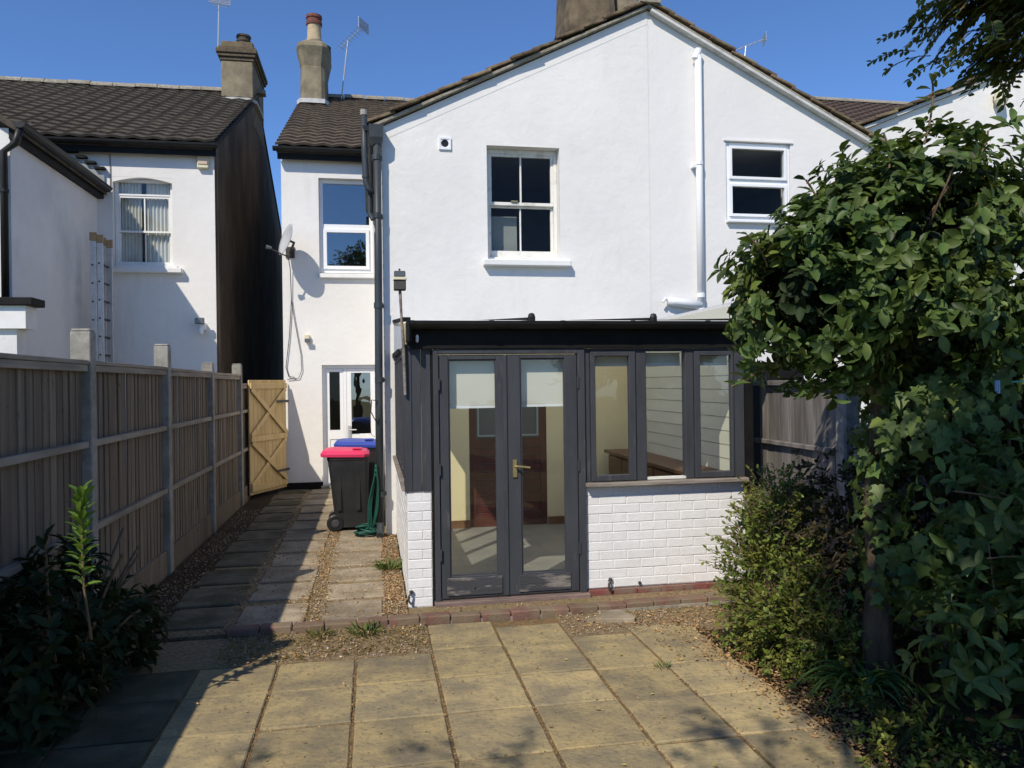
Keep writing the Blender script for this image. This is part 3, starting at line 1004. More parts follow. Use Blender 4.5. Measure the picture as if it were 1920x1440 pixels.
# sash window
W = MB()
frame(W, 1.337, 2.198, 3.13, 4.450, 8.93, 9.03, .040, .05, .05)
w = W.build('sash_window', 'old_white_paint', H, bevel=.004)
up_ = MB()
frame(up_, 1.377, 2.158, 3.795, 4.40, 8.945, 8.985, .034, .03, .038)
up_.box(1.752, 1.772, 8.950, 8.98, 3.833, 4.37)
up_.build('upper_sash', 'old_white_paint', w, bevel=.003)
lo_ = MB()
frame(lo_, 1.377, 2.158, 3.18, 3.81, 8.99, 9.025, .030, .036, .085)
lo_.box(1.752, 1.770, 8.992, 9.022, 3.265, 3.774)
lo_.build('lower_sash', 'old_white_paint', w, bevel=.003)
MB().box(1.64, 1.72, 8.925, 8.955, 3.835, 3.85).build('sash_catch', 'brass', w)
for a, b, c, d, y_ in ((1.411, 1.752, 3.833, 4.37, 8.965), (1.772, 2.124, 3.833, 4.37, 8.965), (1.407, 1.752, 3.265, 3.774, 9.008), (1.770, 2.128, 3.265, 3.774, 9.008)):
    pane(w, a, b, c, d, y_, 'pane_dark')
MB().box(1.275, 2.305, 8.70, 8.90, 3.048, 3.123).build('window_sill', 'white_paint', H, bevel=.01)
room(H, .5, 3.1, 9.045, 12.2, 2.6, 4.58)
MB().box(1.40, 1.74, 9.12, 9.15, 3.0, 3.70).build('inner_board', 'grey_panel', H)  # plain grey board behind the lower left pane
# rear window of the main range (uPVC) and back door
W = MB()
frame(W, -.828, .043, 3.56, 5.108, 13.10, 13.17, .060)
W.box(-.768, -.017, 13.10, 13.17, 4.29, 4.37)
w = W.build('rear_window', 'white_plastic', H, bevel=.004)
l2 = MB()
frame(l2, -.768, -.017, 3.62, 4.29, 13.075, 13.135, .058)
l2.build('opening_casement', 'white_plastic', w, bevel=.004)
pane(w, -.768, -.017, 4.37, 5.048, 13.135, 'pane_reflective')
pane(w, -.710, -.075, 3.678, 4.232, 13.105, 'pane_reflective')
MB().box(-.84, .06, 12.92, 13.06, 3.455, 3.528).build('rear_window_sill', 'white_paint', H, bevel=.01)
room(H, -1.15, 2.4, 13.245, 16, 2.9, 5.4)
D = MB()
frame(D, -.815, .10, 0, 2.03, 13.09, 13.17, .055)
D.box(-.475, -.425, 13.09, 13.17, .055, 1.975)
d_ = D.build('back_door_frame', 'white_plastic', H, bevel=.004)
sl = MB()
frame(sl, -.757, -.478, .06, 1.972, 13.105, 13.155, .055)
sl.box(-.702, -.533, 13.105, 13.155, .80, .95)
sl.box(-.700, -.535, 13.118, 13.142, .116, .799)
sl.build('side_light', 'white_plastic', d_)
pane(d_, -.702, -.533, .95, 1.917, 13.13, 'pane_dark')
df = MB()
frame(df, -.422, .043, .06, 1.972, 13.09, 13.145, .075)
df.box(-.347, -.032, 13.09, 13.145, .76, .88)
df.box(-.345, -.034, 13.105, 13.13, .136, .759)
dl = df.build('back_door', 'white_plastic', H, bevel=.004)
pane(dl, -.347, -.032, .88, 1.897, 13.118, 'pane_reflective')
MB().box(-.405, -.365, 13.065, 13.09, .80, 1.02).build('door_handle', 'aluminium', dl)
MB().tube([(-.385, 13.04, .95), (-.27, 13.04, .95)], .011, 6).build('door_lever', 'aluminium', dl)
MB().box(-.84, .12, 12.88, 13.08, -.0, .05).build('door_step', 'concrete', H)
room(H, -1.15, 2.4, 13.245, 16, 0.0, 2.4)

# chimney with the flared, rendered top
ch = MB().rings(stack_rings(-1.17, 17.55, [(.29, .62, 7.2), (.285, .60, 8.15), (.275, .58, 8.55), (.33, .66, 8.83), (.355, .70, 8.94), (.345, .68, 9.02), (.24, .42, 9.17), (.16, .20, 9.22)], 5.0, 28)).build('chimney', 'stack_render', H, smooth=False)
MB().lathe(-1.15, 17.3, [(.165, 9.15), (.17, 9.23), (.15, 9.28), (.145, 9.52), (.15, 9.56)], 18).build('chimney_pot', 'pot_cream', ch, smooth=True)
MB().lathe(-1.15, 17.3, [(.17, 9.555), (.175, 9.61), (.155, 9.63), (.155, 9.68), (.175, 9.70), (.17, 9.76), (.12, 9.762)], 18).build('pot_rim', 'pot_red', ch)
MB().lathe(-.98, 17.9, [(.16, 9.05), (.15, 9.32), (.16, 9.35), (.12, 9.36)], 14).build('chimney_pot', 'pot_dark', ch)
MB().rings(stack_rings(-1.17, 17.50, [(.34, .70, 7.70), (.34, .70, 7.79)], 8)).build('chimney_flashing', 'lead_white', ch)

# soil pipe, hopper and downpipe at the corner
PX, PY = .078, 8.70
dp = MB().tube([(PX - .008, PY, .12), (PX - .008, PY, 1.5), (PX + .004, PY, 3.0), (PX + .008, PY, 4.40)], .043, 12).build('downpipe', 'pipe_black', H, smooth=True)
for z_ in (.45, 1.72, 2.55, 3.55, 4.2):
    MB().tube([(PX, PY, z_), (PX, PY, z_ + .06)], .051, 12).build('pipe_collar', 'pipe_black', dp)
    MB().box(PX - .01, .14, PY - .005, PY + .11, z_ + .01, z_ + .045).build('pipe_bracket', 'pipe_black', dp)
hp = MB().rings([[(PX + sx * a, PY + sy * b, z_) for sx, sy in ((-1, -1), (1, -1), (1, 1), (-1, 1))] for a, b, z_ in ((.045, .045, 4.37), (.075, .07, 4.44), (.08, .075, 4.58))]).build('hopper_head', 'pipe_black', dp)
MB().tube([(PX - .008, PY, .16), (PX - .008, PY - .03, .06), (PX - .02, PY - .09, .03)], .043, 10).build('pipe_shoe', 'pipe_black', dp)
vp = MB().tube([(-.055, 8.72, 4.70), (-.052, 8.72, 4.3), (-.040, 8.72, 3.96), (-.018, 8.72, 3.89), (.045, 8.71, 3.83)], .036, 10).build('vent_pipe', 'pipe_black', H, smooth=True)
MB().tube([(-.055, 8.72, 4.70), (-.055, 8.72, 4.76)], .040, 10).build('vent_cowl', 'concrete', vp)
MB().tube([(-.042, 8.72, 4.00), (-.042, 8.72, 4.03)], .043, 10).build('pipe_collar', 'pipe_black', vp)
MB().tube([(.0, 8.78, 3.90), (.0, 8.78, 3.62), (.035, 8.76, 3.55)], .030, 8).build('waste_pipe', 'pipe_black', vp)
MB().box(.122, .142, 8.78, 8.802, 4.20, 4.215).build('pipe_clip', 'white_plastic', dp)
# dirty exposed brick edge where the side wall's paint has flaked
mb = MB()
random.seed(8)
for i in range(26):
    z_ = .3 + i * .16
    mb.box(.1365, .1405, 8.802 + random.uniform(0, .02), 8.87 + random.uniform(0, .05), z_, z_ + random.uniform(.02, .06))
mb.build('flaked_paint_edge', 'stack_brick', H)

# ------------------------------------------------------------------ attached right half
A = thing('attached_house', (3.31, 8.8, 0), 'white house with white soil pipe, the right half of the central gable', 'house')
wall_y(MB(), 3.312, 6.30, 0, 4.66, YM + .004, .24, [(4.30, 5.165, 3.655, 4.628)], [(3.312, 4.66), (6.30, 4.66), (6.30, 4.675), (3.312, 6.15)]).build('gable_wall', 'white_render_warm', A, recalc=False)
MB().box(6.08, 6.30, 9.05, 13, 0, 4.66).build('side_wall', 'white_render_warm', A)
mb = MB()
tile_roof(mb, (6.48, 8.78, 4.60), (0, 1, 0), (-3.17, 0, 1.605), 5.6, 3.53, .30, .30)
tag(mb.build('outshot_roof_tiles', 'roof_tile_warm', A, recalc=False), kind='stuff')
MB().prism([(6.48, 4.57), (3.312, 6.165), (3.312, 6.195), (6.48, 4.602)], 'y', 8.73, 14.4).build('outshot_roof_deck', 'mortar', A)
bb = MB().beam((6.47, 8.75, 4.545), (3.33, 8.75, 6.125), .03, .085, (0, 1, 0)).build('barge_board', 'lead_white', A)
random.seed(6)
verge(bb, (6.50, 4.592), (3.33, 6.198), 12, 8.70, 8.98, True)
MB().prism([(12.84, 5.53), (18, 8.19), (23.2, 5.53), (23.2, 5.45), (18, 8.10), (12.84, 5.45)], 'x', 3.305, 7.9).build('main_roof', 'roof_tile_brown', A)
W = MB()
frame(W, 4.305, 5.160, 3.665, 4.622, 8.83, 8.91, .045)
W.box(4.350, 5.115, 8.83, 8.91, 4.115, 4.170)
w = W.build('upvc_window', 'white_plastic', A, bevel=.004)
for z0_, z1_ in ((3.71, 4.115), (4.17, 4.577)):
    c_ = frame(MB(), 4.350, 5.115, z0_, z1_, 8.805, 8.865, .035).build('window_casement', 'white_plastic', w, bevel=.003)
    pane(c_, 4.385, 5.080, z0_ + .035, z1_ - .035, 8.84, 'pane_dark')
MB().box(4.29, 5.18, 8.74, 8.83, 3.625, 3.655).build('window_sill', 'white_plastic', A, bevel=.005)
MB().box(4.27, 5.19, 8.785, 8.803, 4.630, 4.650).build('drip_mould', 'white_render_warm', A)
room(A, 3.6, 6.0, 9.05, 12, 2.6, 4.6)
sp = MB().tube([(3.920, 8.735, 2.40), (3.922, 8.735, 5.62)], .041, 14).build('soil_pipe', 'white_plastic', A, smooth=True)
for z_ in (4.30, 2.70, 2.52):
    MB().tube([(3.92, 8.735, z_), (3.92, 8.735, z_ + .05)], .049, 14).build('pipe_collar', 'white_plastic', sp)
MB().tube([(3.885, 8.735, 5.58), (3.922, 8.735, 5.66), (3.930, 8.735, 5.70)], .043, 12).build('pipe_cowl', 'white_plastic', sp)
MB().box(3.84, 3.90, 8.72, 8.81, 4.27, 4.30).build('pipe_bracket', 'white_plastic', sp)
st = MB().tube([(3.92, 8.735, 2.60), (3.60, 8.735, 2.645), (3.50, 8.745, 2.66)], [.055, .05, .044], 12).build('branch_pipe', 'white_plastic', sp, smooth=True)
MB().tube([(3.52, 8.735, 2.66), (3.46, 8.72, 2.68), (3.43, 8.72, 2.64)], .018, 8).build('trap_pipe', 'white_plastic', sp)
MB().box(3.115, 3.95, 6.55, 8.79, 0, 1.86).build('lean_to', 'black_paint', A)
ch = MB().rings(stack_rings(5.02, 17.5, [(.48, .7, 7.9), (.48, .7, 8.9), (.50, .72, 9.35), (.60, .8, 9.70), (.615, .82, 9.85), (.57, .80, 10.3), (.55, .75, 10.9)], 6, 28)).build('chimney', 'stack_render_brown', A)
MB().rings(stack_rings(5.93, 17.6, [(.30, .6, 7.9), (.30, .6, 10.9)], 8, 24)).build('chimney_side_flue', 'stack_render', A)

# ------------------------------------------------------------------ house beyond on the right
B_ = thing('right_house', (6.45, 9.3, 0), 'white gabled house partly hidden behind the big shrub at the right edge', 'house')
wall_y(MB(), 6.52, 13.0, 0, 5.02, 9.3, .24, [], [(6.52, 5.02), (13.0, 5.02), (13.0, 5.3), (10.0, 6.42)]).build('gable_wall', 'white_render', B_, recalc=False)
MB().box(6.52, 6.74, 9.54, 13, 0, 5.02).build('side_wall', 'white_render', B_)
mb = MB()
tile_roof(mb, (6.40, 9.26, 5.02), (0, 1, 0), (3.6, 0, 1.45), 5.0, 3.88, .30, .30)
tag(mb.build('outshot_roof_tiles', 'roof_tile_warm', B_, recalc=False), kind='stuff')
vb = MB().beam((6.45, 9.27, 5.02), (10.0, 9.27, 6.45), .04, .05, (0, 1, 0)).build('verge_board', 'lead_white', B_)
random.seed(12)
verge(vb, (6.38, 5.02), (10.0, 6.48), 13, 9.20, 9.50, False)
mb = MB()
tile_roof(mb, (8.3, 12.9, 6.2), (1, 0, 0), (0, 5.1, 2.62), 12.0, 5.73, .30, .30)
tag(mb.build('main_roof_tiles', 'roof_tile_brown', B_, recalc=False), kind='stuff')
MB().prism([(12.9, 6.15), (18, 8.80), (23, 6.15), (23, 6.05), (18, 8.7), (12.9, 6.05)], 'x', 8.3, 20.3).build('main_roof_deck', 'roof_tile_brown', B_)
MB().rings([[(x_, 18 + .13 * math.cos(a), 8.82 + .11 * math.sin(a)) for a in [math.pi * k / 8 for k in range(9)]] for x_ in (8.3, 20.3)]).build('ridge', 'mortar', B_)
lt = thing('wall_lamp', (8.56, 9.3, 5.5), 'small cream bulkhead lamp high on the wall of the far right house', 'lamp')
MB().lathe(8.56, 9.20, [(.02, 5.64), (.08, 5.60), (.09, 5.50), (.05, 5.42)], 12).build('lamp_shade', 'cream_plastic', lt)
MB().box(8.52, 8.60, 9.24, 9.30, 5.50, 5.58).build('lamp_bracket', 'dark_metal', lt)

# ------------------------------------------------------------------ left neighbour
N_ = thing('neighbour_house', (-2.45, 13.0, 0), 'white house on the left with a dark side wall and tiled roof', 'house')
wall_y(MB(), -9.0, -2.45, 0, 5.62, 13.0, .24, [(-3.975, -3.095, 3.625, 5.022)]).build('rear_wall', 'white_render', N_, recalc=False)
MB().prism([(13.01, 0), (23, 0), (23, 5.62), (18, 8.19), (13.01, 5.62)], 'x', -2.62, -2.452).build('flank_wall', 'dark_render', N_)
mb = MB()
tile_roof(mb, (-9.5, 12.84, 5.575), (1, 0, 0), (0, 1, .516), 7.09, 5.80, .30, .29)
tag(mb.build('roof_tiles', 'roof_tile_dark', N_, recalc=False), kind='stuff')
MB().prism([(12.84, 5.53), (18, 8.19), (23.2, 5.53), (23.2, 5.45), (18, 8.10), (12.84, 5.45)], 'x', -9.5, -2.43).build('roof_deck', 'roof_tile_dark', N_)
for i in range(16):
    link('ridge_tile', rt_me, N_, (-9.5 + .452 * i, 18.0, 8.235 + random.uniform(-.01, .01)), (0, random.uniform(-.012, .012), 0))
MB().box(-6.0, -2.40, 12.86, 12.885, 5.36, 5.56).build('fascia', 'black_paint', N_)
half_round_gutter(MB(), (-6.0, 12.795, 5.53), (-2.36, 12.795, 5.53), .065).build('gutter', 'black_plastic', N_)
ch = MB().box(-3.10, -2.44, 17.3, 18.9, 7.3, 8.69).build('chimney', 'stack_render', N_, bevel=.02)
for hx, z0_, z1_, mt in ((.02, 8.692, 8.76, 'stack_brick'), (.06, 8.762, 8.83, 'stack_brick'), (.09, 8.832, 8.93, 'stack_brick'), (.05, 8.932, 8.99, 'stack_brick'), (.0, 8.992, 9.11, 'stack_brick')):
    MB().box(-3.10 - hx, -2.44 + hx, 17.3 - hx, 18.9 + hx, z0_, z1_).build('brick_corbel', mt, ch, bevel=.012)
MB().lathe(-2.68, 17.65, [(.15, 9.11), (.14, 9.22), (.155, 9.24), (.155, 9.27), (.14, 9.28), (.14, 9.32), (.16, 9.34), (.15, 9.38), (.1, 9.382)], 16).build('chimney_pot', 'pot_dark', ch)
MB().rings(stack_rings(-2.77, 17.9, [(.40, .70, 7.80), (.40, .70, 7.87)], 8)).build('chimney_flashing', 'lead_white', ch)
# arched window with curtains
arcp = [(-3.975 + .88 * i / 12, 4.940 + .076 * math.sin(math.pi * i / 12)) for i in range(13)]
W = MB()
frame(W, -3.970, -3.100, 3.63, 5.010, 13.09, 13.17, .045)
W.box(-3.925, -3.145, 13.09, 13.17, 4.745, 4.775)
w = W.build('arched_window', 'white_paint', N_, bevel=.004)
s1 = frame(MB(), -3.925, -3.145, 4.165, 4.745, 13.10, 13.14, .030)
s1.box(-3.545, -3.525, 13.104, 13.136, 4.195, 4.715)
s1.build('upper_sash', 'white_paint', w)
s2 = frame(MB(), -3.925, -3.145, 3.675, 4.20, 13.142, 13.17, .030)
s2.box(-3.545, -3.527, 13.145, 13.167, 3.705, 4.17)
s2.build('lower_sash', 'white_paint', w)
for a, b, c, d, y_ in ((-3.925, -3.145, 4.775, 4.965, 13.13), (-3.895, -3.545, 4.195, 4.715, 13.12), (-3.525, -3.175, 4.195, 4.715, 13.12), (-3.895, -3.545, 3.705, 4.17, 13.155), (-3.527, -3.175, 3.705, 4.17, 13.155)):
    pane(w, a, b, c, d, y_, 'pane_glass')
for x0_, x1_ in ((-3.93, -3.60), (-3.53, -3.14)):
    mb = MB()
    n = 36
    for i in range(n + 1):
        xx = x0_ + (x1_ - x0_) * i / n
        yy = 13.20 + .018 * math.sin(i * 1.15)
        mb.v += [(xx, yy, 3.60), (xx, yy, 5.01)]
    mb.f += [(2 * i, 2 * i + 2, 2 * i + 3, 2 * i + 1) for i in range(n)]
    mb.build('curtain', 'curtain', w, recalc=False)
MB().prism([(-3.975, 5.02), (-3.095, 5.02)] + arcp[::-1], 'y', 13.001, 13.088).build('arch_head', 'white_render', w)
MB().box(-4.03, -2.94, 12.88, 13.05, 3.500, 3.585).build('window_sill', 'white_paint', N_, bevel=.012)
MB().box(-4.0, -3.02, 12.94, 13.02, 3.587, 3.622).build('window_sill', 'white_paint', N_, bevel=.006)
room(N_, -4.6, -2.6, 13.245, 15.5, 2.9, 5.3)
# rear wing with gutter
wall_y(MB(), -9.0, -4.2, 0, 4.80, 10.05, .24, [(-5.4, -4.36, 2.90, 4.5)]).build('wing_end_wall', 'white_render_grey', N_, recalc=False)
MB().box(-4.30, -4.198, 10.056, 13.0, 0, 4.80).build('wing_side_wall', 'white_render_grey', N_)
MB().prism([(-4.06, 4.80), (-7.2, 6.85), (-9.8, 5.1), (-9.8, 5.02), (-7.2, 6.77), (-4.06, 4.72)], 'y', 9.92, 12.995).build('wing_roof', 'roof_tile_dark', N_)
MB().box(-4.19, -4.10, 10.0, 12.99, 4.66, 4.79).build('wing_fascia', 'black_paint', N_)
half_round_gutter(MB(), (-4.03, 9.88, 4.83), (-4.03, 12.96, 4.83), .07).build('wing_gutter', 'black_plastic', N_)
dpn = MB().tube([(-4.04, 9.93, 4.76), (-4.10, 9.96, 4.60), (-4.24, 9.98, 4.50), (-4.24, 9.98, 2.76)], .042, 10).build('wing_downpipe', 'black_plastic', N_, smooth=True)
MB().tube([(-4.24, 9.98, 4.02), (-4.24, 9.98, 4.06)], .052, 10).build('pipe_collar', 'black_plastic', dpn)
w = frame(MB(), -5.398, -4.362, 2.905, 4.495, 10.12, 10.2, .06).build('wing_window', 'white_paint', N_)
pane(w, -5.338, -4.422, 2.965, 4.435, 10.16, 'pane_reflective')
room(N_, -6, -4.5, 10.3, 12.8, 2.7, 4.6)
MB().box(-8.0, -3.835, 9.68, 10.045, 2.665, 2.755).build('bay_roof_edge', 'black_paint', N_, bevel=.008)
MB().box(-8.0, -3.93, 9.74, 10.045, 2.40, 2.663).build('bay_fascia', 'white_paint', N_)
MB().box(-8.0, -4.05, 9.80, 10.045, 0, 2.398).build('bay_wall', 'white_render_grey', N_)
for i in range(5):
    xa = -4.74 + .132 * i
    z_ = 5.47 - .082 * i
    MB().box(xa, xa + .150, 12.90, 12.998, z_ - .030, z_ + .004).build('step_shadow_line', 'black_paint', N_)  # thin black slips painted as the shadow lines under the steps
MB().prism([(-4.76, 5.44), (-4.08, 5.02), (-4.08, 4.84), (-4.76, 5.20)], 'y', 12.965, 12.996).build('lead_apron', 'grey_panel', N_)
MB().tube([(-4.0, 12.985, 5.36), (-4.0, 12.985, 4.85)], .006, 5).build('wall_cable', 'dark_metal', N_)

# things on the neighbour's wall
t = thing('alarm_box', (-2.61, 13.0, 5.18), 'square tan alarm box high on the left neighbour wall under the eaves', 'alarm box')
MB().box(-2.70, -2.525, 12.92, 13.0, 5.18, 5.455).build('case', 'cream_plastic', t, bevel=.012)
MB().box(-2.685, -2.54, 12.908, 12.919, 5.24, 5.40).build('cover', 'alarm_face', t, bevel=.004)
t = thing('security_lamp', (-2.57, 13.0, 2.45), 'white security lamp low on the corner of the left neighbour wall', 'lamp')
MB().box(-2.74, -2.60, 12.80, 12.86, 2.69, 2.79).build('lamp_head', 'lens_grey', t, bevel=.01)
MB().lathe(-2.66, 12.86, [(.02, 2.52), (.04, 2.55), (.04, 2.62), (.02, 2.66)], 10).build('sensor', 'white_plastic', t)
MB().box(-2.69, -2.60, 12.86, 13.0, 2.60, 2.72).build('back_plate', 'white_plastic', t, bevel=.01)

# ladder standing against the wing
t = thing('ladder', (-3.95, 12.2, 0), 'aluminium extension ladder stood upright beside the neighbour window', 'ladder')
for (dx, dy, ht, w_) in ((0, 0, 3.83, .085), (.090, .012, 3.80, .080)):
    x_ = -3.985 + dx
    for k, yy in enumerate((12.0 + dy, 12.0 + dy + .40)):
        MB().box(x_, x_ + w_, yy, yy + .028, .0, ht).build('stile', 'aluminium', t, bevel=.004)
        MB().box(x_ - .004, x_ + w_ + .004, yy - .004, yy + .032, ht + .001, ht + .12).build('end_cap', 'tan_block', t, bevel=.004)
    z_ = .3 + dx * .3
    while z_ < ht - .1:
        MB().tube([(x_ + w_ / 2 - .012, 11.996 + dy, z_), (x_ + w_ / 2 - .012, 12.43 + dy, z_)], .015, 8).build('rung', 'dark_metal', t)
        z_ += .265

# aerials
aerial('tv_aerial', (-3.16, 17.35, 8.95), (.03, 0, .95), (.25, -1, .1), .35, 4, 'small grid television aerial on the far left brick chimney', True)
t = aerial('tv_aerial', (-.62, 17.9, 8.1), (.18, -.2, 1.35), (.8, -.45, .62), .75, 9, 'large television aerial on a bent pole beside the flared chimney', True)
aerial('tv_aerial', (10.0, 19.5, 9.6), (.15, 0, 1.2), (1, -.3, .35), .8, 6, 'distant television aerial above the right slope of the gable', True)

# satellite dish
t = thing('satellite_dish', (-1.30, 13.0, 3.78), 'grey satellite dish on the corner of the white house wall', 'satellite dish')
c = Vector((-1.275, 12.62, 4.00))
nd = Vector((-.86, -.42, .30)).normalized()
sx_ = nd.cross(Vector((0, 0, 1))).normalized()
sy_ = sx_.cross(nd)
for off, nm in ((0.0, 'dish'),):
    rings_ = []
    for j in range(6):
        r = (.02 + .98 * j / 5)
        rings_.append([c + sx_ * (.235 * r * math.cos(a)) + sy_ * (.265 * r * math.sin(a)) + nd * (.055 * r * r) for a in [2 * math.pi * k / 28 for k in range(28)]])
    back = [[p - nd * .006 for p in rg] for rg in rings_[::-1]]
    MB().rings(rings_ + back, caps=True).build('dish', 'dish_grey', t, smooth=True)
foot = c - sy_ * .25 + nd * .05
lnb = Vector((-1.545, 12.42, 3.84))
MB().tube([foot - nd * .1, foot, lnb], .011, 6).build('arm', 'dark_metal', t)
MB().tube([lnb + Vector((-.05, -.01, .015)), lnb + Vector((.03, .01, 0))], [.034, .022], 10).build('receiver_head', 'lens_grey', t)
MB().tube([c - nd * .01, c - nd * .09, (-1.29, 12.99, 3.86)], .020, 8).build('bracket', 'dark_metal', t)
MB().box(-1.36, -1.22, 12.975, 12.998, 3.78, 3.96).build('wall_plate', 'dark_metal', t)
t = thing('wall_cable', (-1.27, 12.98, 1.9), 'thin black cables hanging down the wall below the satellite dish', 'cable')
MB().tube([(-1.30, 12.72, 3.78), (-1.29, 12.95, 3.6), (-1.28, 12.975, 3.1), (-1.32, 12.975, 2.5), (-1.38, 12.975, 2.0), (-1.34, 12.975, 1.85), (-1.24, 12.975, 1.83)], .007, 5).build('cable', 'dark_metal', t)
MB().tube([(-1.28, 12.975, 3.1), (-1.24, 12.975, 2.8), (-1.14, 12.975, 2.2), (-1.13, 12.975, 1.95), (-1.18, 12.975, 1.82), (-1.36, 12.975, 1.80)], .006, 5).build('cable', 'dark_metal', t)
t = thing('wall_light', (-1.03, 13.0, 2.4), 'tiny cream and grey sensor light on the wall below the dish', 'lamp')
MB().box(-1.08, -1.0, 12.93, 13.0, 2.42, 2.53).build('case', 'cream_plastic', t, bevel=.008)
MB().box(-1.075, -.985, 12.90, 12.928, 2.40, 2.46).build('lens', 'lens_grey', t)

# ------------------------------------------------------------------ conservatory
C = thing('conservatory', (.24, 5.86, 0), 'dark grey timber lean-to conservatory with French doors on white brick walls', 'conservatory')
YF = 5.86
brick_w = MB().box(-.110, .110, -.05, .05, -.0345, .0345).mesh('brick', 'white_brick', bevel=.003)
random.seed(31)


def brick_face(parent, x0, x1, z0, z1, y, axis='y', outward=-1):
    """courses of separate bricks standing proud of the mortar core."""
    ch_, ln = .0755, .2265
    nrow = int(round((z1 - z0) / ch_))
    ch_ = (z1 - z0) / nrow
    for j in range(nrow):
        x = x0 - (ln / 2 if j % 2 else 0)
        while x < x1 - .01:
            a, b = max(x, x0), min(x + ln, x1)
            x += ln
            if b - a < .03:
                continue
            g = .0035
            cc = ((a + b) / 2, y + random.uniform(-.0018, .0018), z0 + ch_ * (j + .5))
            sc = ((b - a - 2 * g) / .22, 1.0, (ch_ - .006) / .069)
            r_ = (random.uniform(-.008, .008), random.uniform(-.004, .004), random.uniform(-.006, .006))
            if axis == 'x':
                cc = (cc[1], cc[0], cc[2])
                r_ = (0, 0, math.pi / 2)
            link('brick', brick_w, parent, cc, r_, sc)


# right dwarf wall, left pier, side wall
dw = MB().box(1.648, 3.05, 5.884, 5.98, .058, .868).build('dwarf_wall', 'white_mortar', C)
brick_face(dw, 1.645, 3.05, .06, .868, 5.93)
pl = MB().box(1.66, 3.06, 5.860, 5.98, -.02, .052).build('red_plinth', 'mortar', C)
bk = MB().box(-.098, .098, -.05, .05, -.029, .029).mesh('brick', 'red_paint', bevel=.004)
for i in range(7):
    link('brick', bk, pl, (1.76 + i * .2, 5.90, .024), (random.uniform(-.02, .02), 0, random.uniform(-.01, .01)))
pr = MB().box(.248, .432, 5.884, 5.98, -.01, .872).build('brick_pier', 'white_mortar', C)
brick_face(pr, .25, .432, .0, .875, 5.93)
sw = MB().box(.262, .345, 5.982, 8.795, -.01, .868).build('side_dwarf_wall', 'white_mortar', C)
brick_face(sw, 5.985, 8.79, .0, .868, .300, 'x')
# hooks by the wall foot
for hx, hz, off in ((.262, .115, .0), (1.83, .118, 0)):
    MB().tube([(hx, 5.875, hz), (hx, 5.845, hz), (hx - .012, 5.835, hz - .015), (hx - .014, 5.835, hz - .05), (hx + .006, 5.835, hz - .075), (hx + .016, 5.838, hz - .06)], .009, 6).build('wall_hook', 'dark_metal', C)
    MB().lathe(hx + .008, 5.862, [(.005, hz - .002), (.016, hz + .008), (.016, hz + .018), (.004, hz + .024)], 8).build('wall_hook', 'dark_metal', C)
MB().tube([(2.085, 5.884, .085), (2.085, 5.862, .085)], .013, 8).build('wall_bolt', 'dark_metal', C)

# corner boards (front and side)
for i, (a, b) in enumerate(((.236, .292), (.2945, .362), (.3645, .436))):
    MB().box(a, b, 5.868 + .003 * (i % 2), 5.90, .882, 2.0).build('corner_board', 'grey_paint', C, bevel=.003)
MB().box(.236, .262, 5.902, 6.10, .882, 2.0).build('corner_board', 'grey_paint', C, bevel=.003)
MB().box(.440, .452, 5.872, 5.93, .0, 1.965).build('cover_strip', 'black_paint', C)
# door frame and the two leaves
df = MB()
df.box(.454, .496, 5.845, 5.93, .045, 1.962)
df.box(1.588, 1.645, 5.845, 5.93, .045, 1.962)
df.box(.496, 1.588, 5.845, 5.93, 1.924, 1.962)
df.build('door_frame', 'grey_paint', C, bevel=.004)
MB().box(.445, 1.66, 5.80, 5.94, -.0, .044).build('door_sill', 'step_wood', C, bevel=.006)


def leaf_door(x0, x1, gx0, gx1, gz0, gz1, pad):
    mb = MB()
    y0, y1, z0, z1 = 5.858, 5.902, .055, 1.918
    mb.box(x0, gx0, y0, y1, z0, z1)
    mb.box(gx1, x1, y0, y1, z0, z1)
    mb.box(gx0, gx1, y0, y1, z0, gz0)
    mb.box(gx0, gx1, y0, y1, gz1, z1)
    d = mb.build('french_door', 'grey_paint', C, bevel=.005)
    # glazing beads and the raised bottom rail
    frame(MB(), gx0, gx1, gz0, gz1, 5.868, 5.880, .010).build('glazing_bead', 'grey_paint', d)
    MB().box(gx0 - .03, gx1 + .03, 5.848, 5.857, z0 + .02, gz0 - .012).build('weather_board', 'worn_paint', d, bevel=.004)
    pane(d, gx0, gx1, gz0, gz1, 5.884)
    return d


d1 = leaf_door(.500, 1.010, .572, .941, .225, 1.880, 0)
d2 = leaf_door(1.016, 1.584, 1.130, 1.484, .220, 1.886, 0)
MB().box(.992, 1.022, 5.846, 5.857, .06, 1.915).build('meeting_bead', 'grey_paint', d1, bevel=.003)
MB().box(1.060, 1.096, 5.846, 5.857, .965, 1.105).build('handle_plate', 'brass', d2, bevel=.003)
MB().tube([(1.080, 5.857, 1.055), (1.080, 5.825, 1.055), (1.095, 5.815, 1.055), (1.19, 5.815, 1.042)], .009, 8).build('lever_handle', 'brass', d2)
for z_ in (.35, 1.0, 1.65):
    MB().tube([(.498, 5.84, z_), (.498, 5.84, z_ + .09)], .008, 6).build('hinge', 'grey_paint', d1)
    MB().tube([(1.586, 5.84, z_), (1.586, 5.84, z_ + .09)], .008, 6).build('hinge', 'grey_paint', d2)
MB().tube([(.745, 5.857, .14), (.745, 5.840, .14)], .012, 8).build('floor_bolt', 'dark_metal', d1)
